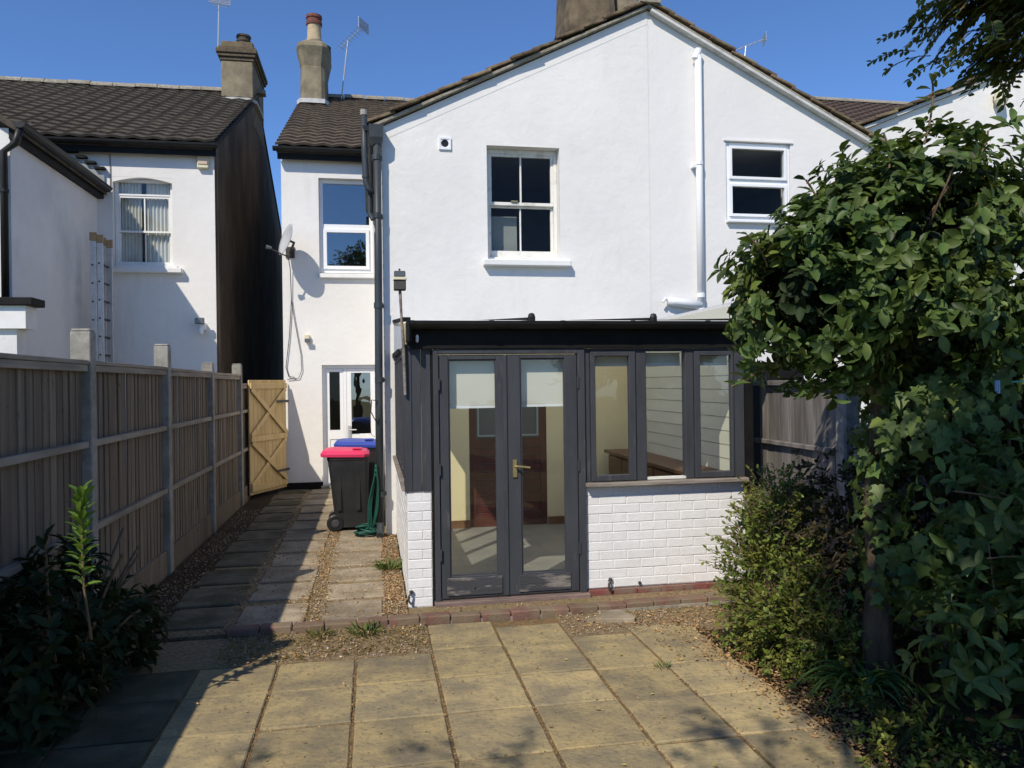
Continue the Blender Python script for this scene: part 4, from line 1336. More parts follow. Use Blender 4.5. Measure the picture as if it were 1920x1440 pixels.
# roller blinds behind the door glass
for a, b, z_ in ((.56, .955, 1.505), (1.118, 1.496, 1.508)):
    bl = thing('roller_blind', ((a + b) / 2, 5.95, z_), 'cream roller blind behind the ' + ('left' if a < 1 else 'right') + ' French door', 'blind')
    MB().box(a, b, 5.948, 5.951, z_ + .022, 1.88).build('fabric', 'blind_fabric', bl)
    MB().box(a, b, 5.944, 5.955, z_, z_ + .020).build('bottom_bar', 'white_plastic', bl)
    MB().tube([(a, 5.955, 1.885), (b, 5.955, 1.885)], .018, 8).build('roller', 'white_plastic', bl)
# front windows
wf = MB()
wf.box(1.647, 1.690, 5.865, 5.945, .906, 1.962)
wf.box(2.066, 2.158, 5.865, 5.945, .906, 1.962)
wf.box(2.490, 2.560, 5.865, 5.945, .906, 1.962)
wf.box(2.905, 3.000, 5.865, 5.945, .906, 1.962)
for a, b in ((1.690, 2.066), (2.158, 2.490), (2.560, 2.905)):
    wf.box(a, b, 5.865, 5.945, 1.938, 1.962)
wf.build('window_frame', 'grey_paint', C, bevel=.004)
for a, b, ga, gb in ((1.692, 2.064, 1.732, 2.010), (2.562, 2.903, 2.612, 2.880)):
    mb = MB()
    z0, z1 = .910, 1.936
    mb.box(a, ga, 5.848, 5.90, z0, z1)
    mb.box(gb, b, 5.848, 5.90, z0, z1)
    mb.box(ga, gb, 5.848, 5.90, z0, .958)
    mb.box(ga, gb, 5.848, 5.90, 1.900, z1)
    cs = mb.build('casement', 'grey_paint', C, bevel=.004)
    pane(cs, ga, gb, .958, 1.900, 5.88)
fx = MB().box(2.158, 2.490, 5.875, 5.93, .908, .926).build('glazing_bar', 'old_white_paint', C)
pane(fx, 2.158, 2.490, .926, 1.938, 5.90)
for i, (a, b) in enumerate(((1.70, 2.055), (2.165, 2.485), (2.57, 2.90))):
    bl = thing('window_blind', ((a + b) / 2, 5.97, 1.83), 'rolled up roller blind at the top of the ' + ('first', 'middle', 'last')[i] + ' conservatory window', 'blind')
    MB().box(a, b, 5.965, 5.968, 1.842, 1.93).build('fabric', 'blind_fabric', bl)
    MB().box(a, b, 5.960, 5.972, 1.822, 1.841).build('bottom_bar', 'white_plastic', bl)
MB().box(1.640, 3.005, 5.800, 5.945, .870, .904).build('window_sill', 'weathered_wood', C, bevel=.006)
MB().box(3.002, 3.075, 5.862, 5.96, .0, 2.0).build('corner_post', 'black_paint', C)
# side glazing (left)
MB().box(.215, .345, 6.0, 8.76, .870, .900).build('side_sill', 'weathered_wood', C, bevel=.005)
sf = MB()
ys_ = [6.102, 6.62, 7.15, 7.68, 8.21, 8.74]
for i, y_ in enumerate(ys_):
    sf.box(.250, .305, y_, y_ + .055, .902, 2.0)
for a, b in zip(ys_, ys_[1:]):
    sf.box(.252, .303, a + .055, b, .902, .955)
    sf.box(.252, .303, a + .055, b, 1.93, 1.998)
sfo = sf.build('side_window_frame', 'grey_paint', C)
for a, b in zip(ys_, ys_[1:]):
    MB().add([(.278, a + .055, .955), (.278, b, .955), (.278, b, 1.93), (.278, a + .055, 1.93)], [(0, 1, 2, 3)]).build('pane', 'pane_glass', sfo, recalc=False)
MB().prism([(6.3, 2.005), (8.79, 2.005), (8.79, 2.36), (6.3, 2.165)], 'x', .245, .255).build('side_infill', 'infill_sheet', C)
MB().beam((.235, 6.9, 1.99), (.235, 8.79, 2.02), .02, .045).build('side_trim', 'black_paint', C)
# roof: fascia, gutter, bars, sheets
MB().box(.262, 3.09, 5.832, 5.862, 1.966, 2.135).build('fascia', 'black_paint', C)
MB().box(.262, 3.09, 5.863, 5.95, 1.966, 2.10).build('wall_plate', 'black_paint', C)
g = half_round_gutter(MB(), (.262, 5.765, 2.168), (3.10, 5.765, 2.168), .062).build('gutter', 'black_plastic', C, smooth=False)
for x_ in (.275, .87, 1.42, 1.98, 2.60, 3.07):
    half_round_gutter(MB(), (x_, 5.765, 2.170), (x_ + .035, 5.765, 2.170), .068).build('gutter_bracket', 'black_plastic', g)
MB().box(.255, .29, 5.70, 5.93, 2.0, 2.185).build('gutter_end_stop', 'black_paint', g, bevel=.02)
MB().lathe(.335, 5.80, [(.004, 2.01), (.012, 2.02), (.012, 2.06), (.004, 2.07)], 8).build('gutter_screw', 'white_plastic', g)
for i, x_ in enumerate((.26, 1.205, 2.185, 3.06)):
    MB().beam((x_, 5.79, 2.185), (x_, 8.79, 2.41), .055, .03).build('roof_bar', 'black_paint', C)
    if 0 < i < 3:
        MB().lathe(x_, 5.76, [(.028, 2.16), (.030, 2.20), (.022, 2.225), (.006, 2.232)], 10).build('bar_end_cap', 'black_plastic', C)
for a, b in ((.29, 1.175), (1.235, 2.155), (2.215, 3.03)):
    MB().add([(a, 5.74, 2.174), (b, 5.74, 2.174), (b, 8.79, 2.403), (a, 8.79, 2.403)], [(0, 1, 2, 3)]).build('roof_sheet', 'polycarbonate', C, recalc=False)
# inside
MB().box(.346, 3.03, 5.985, 8.775, .0, .042).build('floor', 'floor_tile', C)
cr = MB()
wall_y(cr, .31, 3.05, .042, 2.39, 8.772, .022, [(1.085, 1.995, .042, 2.0)])
cr.build('back_lining', 'cream_wall', C, recalc=False)
MB().box(.346, 1.083, 8.750, 8.771, .042, .13).build('skirting', 'skirting', C)
MB().box(1.998, 2.65, 8.750, 8.771, .042, .13).build('skirting', 'skirting', C)
idr = frame(MB(), 1.087, 1.993, .045, 1.998, 8.772, 8.797, .075)
idr.box(1.162, 1.918, 8.774, 8.796, .95, 1.06)
idr.box(1.51, 1.57, 8.774, 8.796, 1.06, 1.923)
idr.box(1.51, 1.57, 8.774, 8.796, .12, .95)
ido = idr.build('inner_door', 'mahogany', C)
for i in range(9):
    MB().box(1.164, 1.508, 8.780, 8.793, .122 + .092 * i, .208 + .092 * i).build('door_panel', 'mahogany', ido)
    MB().box(1.572, 1.916, 8.780, 8.793, .122 + .092 * i, .208 + .092 * i).build('door_panel', 'mahogany', ido)
for a, b in ((1.162, 1.51), (1.57, 1.918)):
    MB().box(a, b, 8.784, 8.792, 1.06, 1.923).build('door_pane', 'lens_grey', ido)
    frame(MB(), a + .02, b - .02, 1.08, 1.90, 8.770, 8.783, .02).build('pane_bead', 'grey_panel', ido)
cl = MB().box(3.046, 3.08, 5.985, 8.79, .0, 2.37).build('right_wall', 'white_mortar', C)
cb = MB().prism([(0, 0), (-.010, .003), (-.006, .118), (0, .12)], 'y', 5.99, 8.765).mesh('cladding_board', 'cladding')
for i in range(19):
    link('cladding_board', cb, cl, (3.045, 0, .045 + .121 * i))
cab = thing('wooden_cabinet', (2.85, 7.3, .042), 'long low dark wooden cabinet inside the conservatory along its right wall', 'cabinet')
MB().box(2.70, 3.02, 6.15, 8.60, .042, .868).build('carcass', 'cabinet_wood', cab)
MB().box(2.655, 3.025, 6.10, 8.66, .870, .905).build('top', 'cabinet_wood', cab, bevel=.004)
for i in range(5):
    MB().box(2.682, 2.698, 6.17 + .485 * i, 6.63 + .485 * i, .66, .85).build('drawer_front', 'cabinet_wood', cab, bevel=.004)
    MB().box(2.682, 2.698, 6.17 + .485 * i, 6.63 + .485 * i, .08, .64).build('door_front', 'cabinet_wood', cab, bevel=.004)

# flood lamp on a rod at the conservatory corner
t = thing('flood_lamp', (.225, 5.86, 1.92), 'small square flood lamp on a thin rod above the conservatory corner', 'lamp')
MB().tube([(.243, 5.84, 1.62), (.236, 5.84, 1.95), (.222, 5.84, 2.20), (.213, 5.84, 2.42)], [.012, .013, .010, .012], 7).build('rod', 'weathered_wood', t)
MB().box(.168, .258, 5.80, 5.88, 2.405, 2.475).build('sensor_box', 'dark_metal', t, bevel=.006)
MB().box(.165, .262, 5.79, 5.89, 2.478, 2.500).build('lamp_rim', 'cream_plastic', t, bevel=.004)
MB().box(.170, .255, 5.80, 5.87, 2.503, 2.548).build('lamp_head', 'lens_grey', t, bevel=.006)
MB().lathe(.212, 5.84, [(.006, 2.549), (.008, 2.565), (.003, 2.57)], 8).build('knob', 'dark_metal', t)

# ------------------------------------------------------------------ left fence
Fn = thing('timber_fence', (-1.9, 7.5, 0), 'tall timber panel fence with concrete posts along the left of the path', 'fence')
posts = [(1.61, 1.64), (3.58, 2.10), (5.55, 2.095), (7.52, 2.095), (9.50, 1.98), (11.47, 2.02)]
random.seed(17)
for y_, ht in posts:
    mb = MB()
    mb.prism([(-1.955, y_ - .052), (-1.83, y_ - .052), (-1.83, y_ + .052), (-1.955, y_ + .052)], 'z', -.1, ht - .02)
    mb.prism([(-1.950, y_ - .046), (-1.835, y_ - .046), (-1.835, y_ + .046), (-1.950, y_ + .046)], 'z', ht - .019, ht)
    mb.build('fence_post', 'concrete', Fn, bevel=.006)
board_me = MB().prism([(-.006, -.054), (.004, -.054), (-.002, .054), (-.008, .054)], 'z', 0, 1).mesh('board', 'fence_board')
tops = [1.46, 1.885, 1.885, 1.880, 1.870, 1.78]
pys = [-.36] + [p[0] for p in posts] + [13.2]
for k in range(len(pys) - 1):
    y0, y1 = pys[k] + .056, pys[k + 1] - .056
    tp = 1.46 if k < 2 else (1.885, 1.885, 1.878, 1.868, 1.74)[k - 2]
    fp = MB()
    for z_ in (.735, 1.305):
        if z_ < tp - .2:
            fp.box(-1.885, -1.845, y0, y1, z_, z_ + .045)
    fp.box(-1.885, -1.845, y0, y1, tp - .075, tp - .03)
    pn = fp.build('fence_panel', 'fence_rail', Fn, bevel=.003)
    MB().box(-1.93, -1.838, y0, y1, tp - .028, tp).build('capping_rail', 'fence_rail', pn, bevel=.004)
    MB().box(-1.915, -1.858, y0, y1, -.05, .215).build('gravel_board', 'fence_board', pn, bevel=.003)
    nb = int((y1 - y0) / .098)
    for i in range(nb):
        yy = y0 + (y1 - y0) * (i + .5) / nb
        link('board', board_me, pn, (-1.888 + random.uniform(-.003, .003), yy, .218), (random.uniform(-.004, .004), random.uniform(-.002, .002), random.uniform(-.035, .035)), (1, (y1 - y0) / nb / .1, tp - .248))

# gate
Gt = thing('garden_gate', (-1.6, 12.0, 0), 'new pale timber gate with cross braces at the end of the path', 'gate')
ga, gb = Vector((-1.825, 12.02, 0)), Vector((-1.395, 12.94, 0))
gd = (gb - ga).normalized()
gn = Vector((gd.y, -gd.x, 0))
GL = (gb - ga).length
ang = math.atan2(gd.y, gd.x)
gme = MB().box(-.5, .5, -.01, .01, 0, 1).mesh('board', 'gate_wood', bevel=.003)
nb = 10
for i in range(nb):
    q = ga + gd * (GL * (i + .5) / nb)
    link('board', gme, Gt, (q.x, q.y, .06), (0, 0, ang), (GL / nb - .004, 1, 1.73))


def gbar(a, za, b, zb, w=.085, th=.03):
    p = ga + gd * a + gn * (.012 + th / 2)
    q = ga + gd * b + gn * (.012 + th / 2)
    return MB().beam((p.x, p.y, za), (q.x, q.y, zb), th, w, gn.cross(Vector((b - a, 0, zb - za))) if False else (0, 0, 1)).build('brace', 'gate_wood', Gt, bevel=.003)


for z_ in (.15, .90, 1.70):
    gbar(.01, z_, GL - .01, z_)
for z0_, z1_ in ((.20, .85), (.95, 1.65)):
    for fl in (0, 1):
        a, b = (.03, GL - .03) if not fl else (GL - .03, .03)
        p = ga + gd * a + gn * (.028 + .012 * fl)
        q = ga + gd * b + gn * (.028 + .012 * fl)
        dv = Vector((q.x - p.x, q.y - p.y, z1_ - z0_))
        MB().beam((p.x, p.y, z0_), (q.x, q.y, z1_), .018, .07, gn.cross(dv).normalized() * (1 if not fl else 1)).build('brace', 'gate_wood', Gt, bevel=.002)
for z_ in (.35, 1.45):
    p = ga + gd * (GL - .32) + gn * .05
    q = ga + gd * (GL + .02) + gn * .05
    MB().beam((p.x, p.y, z_), (q.x, q.y, z_), .006, .04).build('strap_hinge', 'dark_metal', Gt)

# ------------------------------------------------------------------ right fence
Rf = thing('grey_fence', (3.36, 5.7, 0), 'weathered grey timber fence beside the right end of the conservatory', 'fence')
bm_ = MB().prism([(-.008, -.06), (.004, -.06), (-.004, .06), (-.010, .06)], 'z', 0, 1).mesh('board', 'grey_board')
random.seed(23)
for i in range(10):
    link('board', bm_, Rf, (3.375 + random.uniform(-.004, .004), 5.22 + .112 * i, .02), (0, 0, random.uniform(-.03, .03)), (1, .98, 1.63 + random.uniform(-.01, .01)))
for z0_, z1_ in ((1.645, 1.69), (1.145, 1.185), (.35, .40)):
    MB().box(3.325, 3.362, 5.14, 6.34, z0_, z1_).build('rail', 'grey_board', Rf, bevel=.006)
MB().box(3.33, 3.46, 5.00, 5.12, -.05, 1.735).build('fence_post', 'old_concrete', Rf, bevel=.012)
MB().box(3.37, 3.52, 4.87, 4.985, -.05, 1.37).build('repair_spur', 'old_concrete', Rf, bevel=.02)
# darker board-and-post fence running on behind the shrubs
Rg = thing('ivy_fence', (3.62, 3.2, 0), 'brown timber fence almost hidden behind the ivy at the right', 'fence')
for i in range(36):
    link('board', bm_, Rg, (3.66, .9 + .112 * i, .0), (0, 0, random.uniform(-.03, .03)), (1, .98, 1.55 + random.uniform(-.02, .02)))
for y_ in (1.2, 3.02, 4.82):
    MB().box(3.56, 3.64, y_, y_ + .09, -.05, 1.70).build('fence_post', 'brown_post', Rg, bevel=.006)
MB().box(3.60, 3.645, 1.3, 4.8, 1.42, 1.47).build('rail', 'brown_post', Rg)

# ------------------------------------------------------------------ bins and hose
def wheelie_bin(x0, x1, y0, y1, ht, lid_mat, label, lidname):
    cx, cy = (x0 + x1) / 2, (y0 + y1) / 2
    t = thing('wheelie_bin', (cx, cy, 0), label, 'bin', 'wheelie bins at the house corner')
    hx, hy = (x1 - x0) / 2, (y1 - y0) / 2
    rg = []
    for s, z_, dx in ((.80, .045, .035), (.82, .20, .03), (.97, ht - .13, .0), (1.0, ht - .125, 0), (1.0, ht - .085, 0)):
        rg.append([(cx + dx + hx * s * a * q, cy + hy * s * b * q, z_) for a, b, q in ((-1, -.86, 1), (-.86, -1, 1), (.86, -1, 1), (1, -.86, 1), (1, .86, 1), (.86, 1, 1), (-.86, 1, 1), (-1, .86, 1))])
    body = MB().rings(rg).build('body', 'bin_black', t, bevel=.004)
    for k in (-1, 1):
        MB().box(cx + k * hx * .45 - .025, cx + k * hx * .45 + .025, cy - hy * .93, cy - hy * .90, .25, ht - .18).build('rib', 'bin_black', body)
    lg = []
    for s, z_ in ((1.06, ht - .084), (1.08, ht - .045), (.95, ht - .012), (.6, ht + .004), (.2, ht + .008)):
        lg.append([(cx - .035 + (hx + .02) * s * a, cy + hy * s * b, z_ - .015 * (a + 1) / 2) for a, b in ((-1, -.8), (-.8, -1), (.8, -1), (1, -.8), (1, .8), (.8, 1), (-.8, 1), (-1, .8))])
    lid = MB().rings(lg).build('lid', lid_mat, t, bevel=.004)
    MB().box(cx + .05, cx + .16, cy - hy * .75, cy - hy * .45, ht - .006, ht + .012).build('lid_grip', lid_mat, lid, bevel=.004)
    MB().tube([(x0 - .035, cy - hy * .8, ht - .075), (x0 - .035, cy + hy * .8, ht - .075)], .014, 8).build('handle_bar', 'bin_black', t)
    for yy in (cy - hy * .84, cy + hy * .70):
        wl = MB().rings([[(x0 + .085 + r_ * math.cos(a), yy + d_y, .10 + r_ * math.sin(a)) for a in [2 * math.pi * k / 20 for k in range(20)]] for r_, d_y in ((.085, 0), (.10, .01), (.10, .045), (.085, .055))]).build('wheel', 'black_plastic', t)
        MB().rings([[(x0 + .085 + r_ * math.cos(a), yy - .004 + d_y, .10 + r_ * math.sin(a)) for a in [2 * math.pi * k / 16 for k in range(16)]] for r_, d_y in ((.03, -.004), (.045, 0), (.045, .003))]).build('hub', 'grey_paint', wl)
    MB().tube([(x0 + .085, cy - hy * .8, .10), (x0 + .085, cy + hy * .8, .10)], .012, 8).build('axle', 'dark_metal', t)
    return t


wheelie_bin(-.525, -.05, 9.06, 9.58, .955, 'bin_pink', 'black wheelie bin with a bright pink lid by the downpipe', 'pink')
wheelie_bin(-.405, .105, 9.72, 10.26, 1.01, 'bin_blue', 'black wheelie bin with a blue lid behind the pink lidded bin', 'blue')

t = thing('garden_hose', (.0, 8.75, 0), 'tangled dark green garden hose hanging and piled beside the pink lidded bin', 'hose')
random.seed(41)
mb = MB()
pts = []
for i in range(150):
    a = i * .42
    r = .10 + .035 * math.sin(i * .37)
    pts.append((-.06 + r * 1.25 * math.cos(a) + .02 * math.sin(i * .9), 8.86 - .10 + r * .85 * math.sin(a), .02 + .0007 * i + .012 * math.sin(i * .7)))
mb.tube(pts, .0095, 6)
mb.build('coil', 'hose_green', t, smooth=True)
for k in range(3):
    q = [(-.02 - .02 * k, 8.70 - .01 * k, .06), (-.035 - .015 * k, 8.66, .35), (.01 - .02 * k, 8.655 - .012 * k, .62 - .05 * k), (.025, 8.64 - .012 * k, .86 - .06 * k), (.05, 8.645 - .012 * k, .62), (.02 + .012 * k, 8.66 - .01 * k, .30), (-.03, 8.72, .04)]
    f = []
    for i in range(len(q) - 1):
        for j in range(6):
            f.append(Vector(q[i]).lerp(Vector(q[i + 1]), j / 6))
    f = [sum((f[max(0, min(len(f) - 1, i + d_))] for d_ in (-2, -1, 0, 1, 2)), Vector()) / 5 for i in range(len(f))]
    MB().tube(f, .0095, 6).build('hanging_loop', 'hose_green', t, smooth=True)
t = thing('loose_wire', (.0, 8.6, 1.2), 'loose black wire looped from the downpipe beside the back door', 'wire')
MB().tube([(.05, 8.65, 1.52), (-.01, 8.62, 1.53), (-.02, 8.62, 1.40), (.03, 8.62, 1.30), (.04, 8.62, 1.36)], .007, 5).build('wire', 'dark_metal', t)
MB().tube([(-.01, 8.62, 1.53), (-.03, 8.62, 1.35), (-.02, 8.62, 1.15), (.02, 8.62, 1.12)], .003, 5).build('wire', 'dark_metal', t)

# ------------------------------------------------------------------ planting
def branches(parent, trunk_pts, trunk_r, tips, name_t='trunk', name_b='branch', mat_t='bark', r0=.028, r1=.006, start=.35):
    MB().tube(trunk_pts, trunk_r, 10).build(name_t, mat_t, parent, smooth=True)
    n = len(trunk_pts)
    for q in tips:
        k = min(n - 1, max(1, int(n * (start + (1 - start) * random.random()))))
        mb = MB()
        limb(mb, trunk_pts[k], q, r0, r1, .10, 6, 6)
        mb.build(name_b, mat_t, parent, smooth=True)


# the big glossy-leaved shrub
random.seed(51)
S = thing('large_shrub', (2.75, 3.85, 0), 'large evergreen shrub with glossy oval leaves filling the right side', 'shrub')
blobs = [(2.33, 3.80, 2.10, .37, .42, .38), (2.66, 3.78, 2.34, .49, .48, .49), (3.06, 3.78, 2.52, .53, .50, .50), (2.88, 3.62, 2.04, .42, .38, .32)]
P_, N2 = blob_points(blobs, 1750, .58, 1.10, clumps(-.50))
tips = [Vector(p) for p in P_[::14]]
tp = [Vector((2.76, 3.82, -.03)), Vector((2.73, 3.83, .25)), Vector((2.78, 3.86, .6)), Vector((2.76, 3.86, 1.0)), Vector((2.78, 3.84, 1.4)), Vector((2.76, 3.80, 1.8)), Vector((2.78, 3.78, 2.2))]
branches(S, tp, [.105, .08, .072, .068, .06, .05, .035], tips[:60], r0=.016, r1=.004, start=.72)
pos, d, nr = rosettes(P_, N2, 8, .45, (.75, 1.65), .07)
size = .034 + .068 * RNG.random(len(pos)) ** 1.25
foliage(S, 'foliage', LEAF, pos, d, nr, size, 'leaf_glossy', 300)
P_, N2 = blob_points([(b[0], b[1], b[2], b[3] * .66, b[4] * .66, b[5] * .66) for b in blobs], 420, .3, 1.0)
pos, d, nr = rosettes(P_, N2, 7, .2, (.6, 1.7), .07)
foliage(S, 'inner_foliage', LEAF, pos, d, nr, .07 + .05 * RNG.random(len(pos)), 'leaf_shaded')  # inner leaves coloured dark for the shade inside the crown
# upright shoots that break the top outline
for (a, b, k) in (((3.001, 3.751, 2.981), (3.074, 3.77, 3.365), 9), ((2.745, 3.706, 2.798), (2.727, 3.715, 3.018), 6), ((2.397, 3.751, 2.524), (2.288, 3.751, 2.761), 7), ((3.312, 3.751, 2.889), (3.404, 3.751, 3.073), 6), ((2.059, 3.751, 2.295), (1.922, 3.706, 2.45), 7), ((2.013, 3.797, 1.746), (1.848, 3.751, 1.663), 6)):
    a, b = Vector(a), Vector(b)
    MB().tube(arc(a, b, (.02, 0, 0), 5), .006, 5).build('shoot', 'twig', S)
    q = np.array([a.lerp(b, .25 + .75 * i / (k - 1)) for i in range(k)])
    dd = norm(np.array([(math.cos(i * 2.4), math.sin(i * 2.4) * .7, .35) for i in range(k)]))
    foliage(S, 'shoot_leaves', LEAF, q, dd, norm(np.array([0, 0, 1.]) + .3 * RNG.normal(size=(k, 3))), .075 + .03 * RNG.random(k), 'leaf_glossy')

# ivy on the right
random.seed(61)
I = thing('ivy', (3.25, 3.7, 0), 'ivy with lobed leaves climbing at the right edge below the shrub', 'ivy')
ib = [(3.28, 3.72, 1.55, .46, .34, .55), (3.36, 3.62, 2.15, .38, .34, .55), (3.22, 3.55, .75, .52, .34, .62), (3.62, 3.5, 1.2, .3, .4, 1.1), (2.98, 3.56, 1.25, .30, .22, .48), (2.86, 3.62, 1.35, .20, .18, .30), (2.80, 3.72, .95, .13, .12, .40)]
P_, N2 = blob_points(ib, 3300, .74, 1.12, clumps(-.35, .8))
d = norm(np.array([0, 0, -1.]) + .8 * RNG.normal(size=P_.shape) * [1, .5, .6])
nr = norm(N2 + np.array([-.35, -.6, .35]) + .35 * RNG.normal(size=P_.shape))
foliage(I, 'foliage', IVY, P_, d, nr, .035 + .070 * RNG.random(len(P_)), 'leaf_ivy', 260)
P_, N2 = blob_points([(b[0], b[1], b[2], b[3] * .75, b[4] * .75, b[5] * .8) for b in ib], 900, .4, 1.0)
foliage(I, 'inner_foliage', LEAF, P_, rand_unit(len(P_)), rand_unit(len(P_)), .07 + .04 * RNG.random(len(P_)), 'leaf_shaded')  # dark leaf colour paints the shade within the ivy
n = 320
a_ = RNG.random(n) * 2 * math.pi
z_a = .45 + 1.35 * RNG.random(n)
r_a = .07 + .10 * RNG.random(n)
P_ = np.column_stack([2.765 + r_a * np.cos(a_), 3.84 + r_a * np.sin(a_), z_a])
N2 = np.column_stack([np.cos(a_), np.sin(a_), .3 + 0 * a_])
foliage(I, 'trunk_foliage', IVY, P_, norm(np.array([0, 0, -1.]) + .6 * RNG.normal(size=P_.shape)), norm(N2 + .4 * RNG.normal(size=P_.shape)), .035 + .05 * RNG.random(n), 'leaf_ivy')
for i in range(14):
    x0 = random.uniform(2.95, 3.6)
    MB().tube(arc((x0, 3.6, .0), (x0 + random.uniform(-.2, .3), 3.6, random.uniform(1.2, 2.4)), (random.uniform(-.1, .1), -.1, 0), 8), .007, 5).build('stem', 'twig', I)

# bushy plant with bigger pointed leaves in the shade before the ivy
random.seed(71)
K = thing('shade_plant', (3.0, 3.2, 0), 'dark leafy plant with pointed leaves and pale twigs below the ivy', 'plant')
kb = [(2.98, 3.28, .95, .34, .28, .42), (2.85, 3.05, .40, .48, .40, .36), (3.15, 3.0, .9, .3, .3, .6)]
P_, N2 = blob_points(kb, 330, .55, 1.1)
pos, d, nr = rosettes(P_, N2, 4, .3, (.7, 1.5), .05)
foliage(K, 'foliage', LEAF_L, pos, d, nr, .06 + .06 * RNG.random(len(pos)), 'leaf_glossy', 120)
for a, b in (((2.70, 3.2, 1.16), (3.15, 3.05, 1.04)), ((2.78, 3.1, .86), (3.2, 3.0, .84)), ((2.85, 3.2, 1.18), (3.2, 3.1, .98)), ((2.9, 3.12, .1), (2.88, 3.2, .9))):
    MB().tube(arc(a, b, (0, 0, .02), 6), .0038, 5).build('twig', 'twig', K)

# fine-leaved shrub in front of the grey fence
random.seed(81)
Sm = thing('small_leaved_shrub', (2.62, 4.55, 0), 'low yellow-green shrub with tiny leaves at the foot of the conservatory wall', 'shrub')
sb = [(2.50, 4.62, .42, .30, .40, .46), (2.62, 4.66, .80, .26, .30, .34), (2.46, 4.30, .28, .30, .34, .28), (2.62, 4.05, .20, .28, .28, .22)]
P_, N2 = blob_points(sb, 1000, .45, 1.12)
mb = MB()
LP, LD, LN = [], [], []
for p, n_ in zip(P_, N2):
    tip = Vector(p)
    out = Vector(n_)
    base = tip - out * .12 - Vector((0, 0, .06))
    pts = arc(base, tip + out * .05 + Vector((0, 0, -.02)), (0, 0, .02), 4)
    mb.tube(pts, .0022, 3, caps=False)
    for j in range(13):
        f = j / 12
        q = pts[0].lerp(pts[-1], f)
        LP.append(q)
        dv = Vector((random.gauss(0, 1), random.gauss(0, 1), random.gauss(.25, .8))) + out * .7
        LD.append(dv)
        LN.append(Vector((random.gauss(0, .5), random.gauss(-.3, .5), 1)))
mb.build('twigs', 'twig', Sm)
LP, LD, LN = np.array(LP), np.array(LD), np.array(LN)
foliage(Sm, 'foliage', OVAL, LP, norm(LD), norm(LN), .022 + .024 * RNG.random(len(LP)), 'leaf_small')
for i in range(12):
    a = random.uniform(0, 6.28)
    MB().tube(arc((2.62 + .06 * math.cos(a), 4.5 + .06 * math.sin(a), 0), (2.62 + .3 * math.cos(a), 4.5 + .3 * math.sin(a), random.uniform(.4, .95)), (0, 0, .1), 6), .006, 5).build('stem', 'twig', Sm)

# dark shrub behind the trunk
random.seed(85)
Dk = thing('dark_shrub', (3.1, 4.4, 0), 'dark brownish shrub in deep shade between the trunk and the grey fence', 'shrub')
P_, N2 = blob_points([(2.90, 4.50, .74, .36, .32, .46), (3.14, 4.20, .75, .36, .36, .72), (2.95, 4.15, .35, .32, .3, .36)], 1100, .4, 1.05)
pos, d, nr = rosettes(P_, N2, 6, .3, (.5, 1.5), .05)
foliage(Dk, 'foliage', OVAL, pos, d, nr, .028 + .028 * RNG.random(len(pos)), 'leaf_brown')
for i in range(10):
    a = random.uniform(0, 6.28)
    MB().tube(arc((3.1, 4.4, 0), (3.1 + .3 * math.cos(a), 4.4 + .3 * math.sin(a), random.uniform(.5, 1.15)), (0, 0, .1), 6), .007, 5).build('stem', 'twig', Dk)

# low plants that spill over the edge of the patio
random.seed(87)
Gc = thing('ground_cover', (2.3, 4.0, 0), 'low creeping green plants spilling over the right edge of the paving', 'plant')
P_, N2 = blob_points([(2.26, 4.45, .03, .14, .22, .10), (2.30, 4.02, .03, .16, .20, .11), (2.36, 3.42, .03, .16, .22, .12), (2.30, 3.02, .03, .18, .24, .13), (2.42, 2.72, .05, .22, .24, .18)], 420, .3, 1.15, lambda p: p[:, 2] > .0)
pos, d, nr = rosettes(P_, N2, 5, .6, (.4, 1.4), .03)
foliage(Gc, 'foliage', OVAL, pos, d, nr, .016 + .026 * RNG.random(len(pos)), 'leaf_small')

# strap-leaved clump
random.seed(91)


def strap_clump(name, x, y, n, ln, label, material='leaf_strap', lean=(-.35, -.3)):
    t = thing(name, (x, y, 0), label, 'plant')
    for i in range(n):
        a = random.uniform(0, 2 * math.pi)
        L = ln * random.uniform(.6, 1.15)
        dx, dy = math.cos(a) + lean[0], math.sin(a) * .8 + lean[1]
        hgt = random.uniform(.45, .95)
        mb = MB()
        s = Vector((-dy, dx, 0)).normalized()
        m_ = 8
        w0 = random.uniform(.008, .013)
        b0 = Vector((x + random.uniform(-.05, .05), y + random.uniform(-.05, .05), 0))
        for k in range(m_ + 1):
            f = k / m_
            q = b0 + Vector((dx, dy, 0)) * (L * .75 * f) + Vector((0, 0, L * hgt * (f * 1.5 - 1.25 * f * f)))
            ww = w0 * (1 - f ** 2.5) + .0008
            mb.v += [tuple(q - s * ww + Vector((0, 0, ww * .5))), tuple(q), tuple(q + s * ww + Vector((0, 0, ww * .5)))]
        for k in range(m_):
            mb.f += [(3 * k, 3 * k + 1, 3 * k + 4, 3 * k + 3), (3 * k + 1, 3 * k + 2, 3 * k + 5, 3 * k + 4)]
        mb.build('blade', material, t, recalc=False)
    return t


strap_clump('strap_plant', 2.56, 3.70, 60, .42, 'bright green strap-leaved clump at the foot of the shrub trunk')
strap_clump('strap_plant', 2.52, 3.16, 46, .42, 'dark strap-leaved clump in the shade at the bottom right corner', 'leaf_shaded')  # shade of this corner put into the leaf colour
strap_clump('strap_plant', 2.95, 2.75, 40, .45, 'strap-leaved clump half lost in shadow at the right frame edge', 'leaf_shaded')  # blades coloured dark for shadow, as the clump before

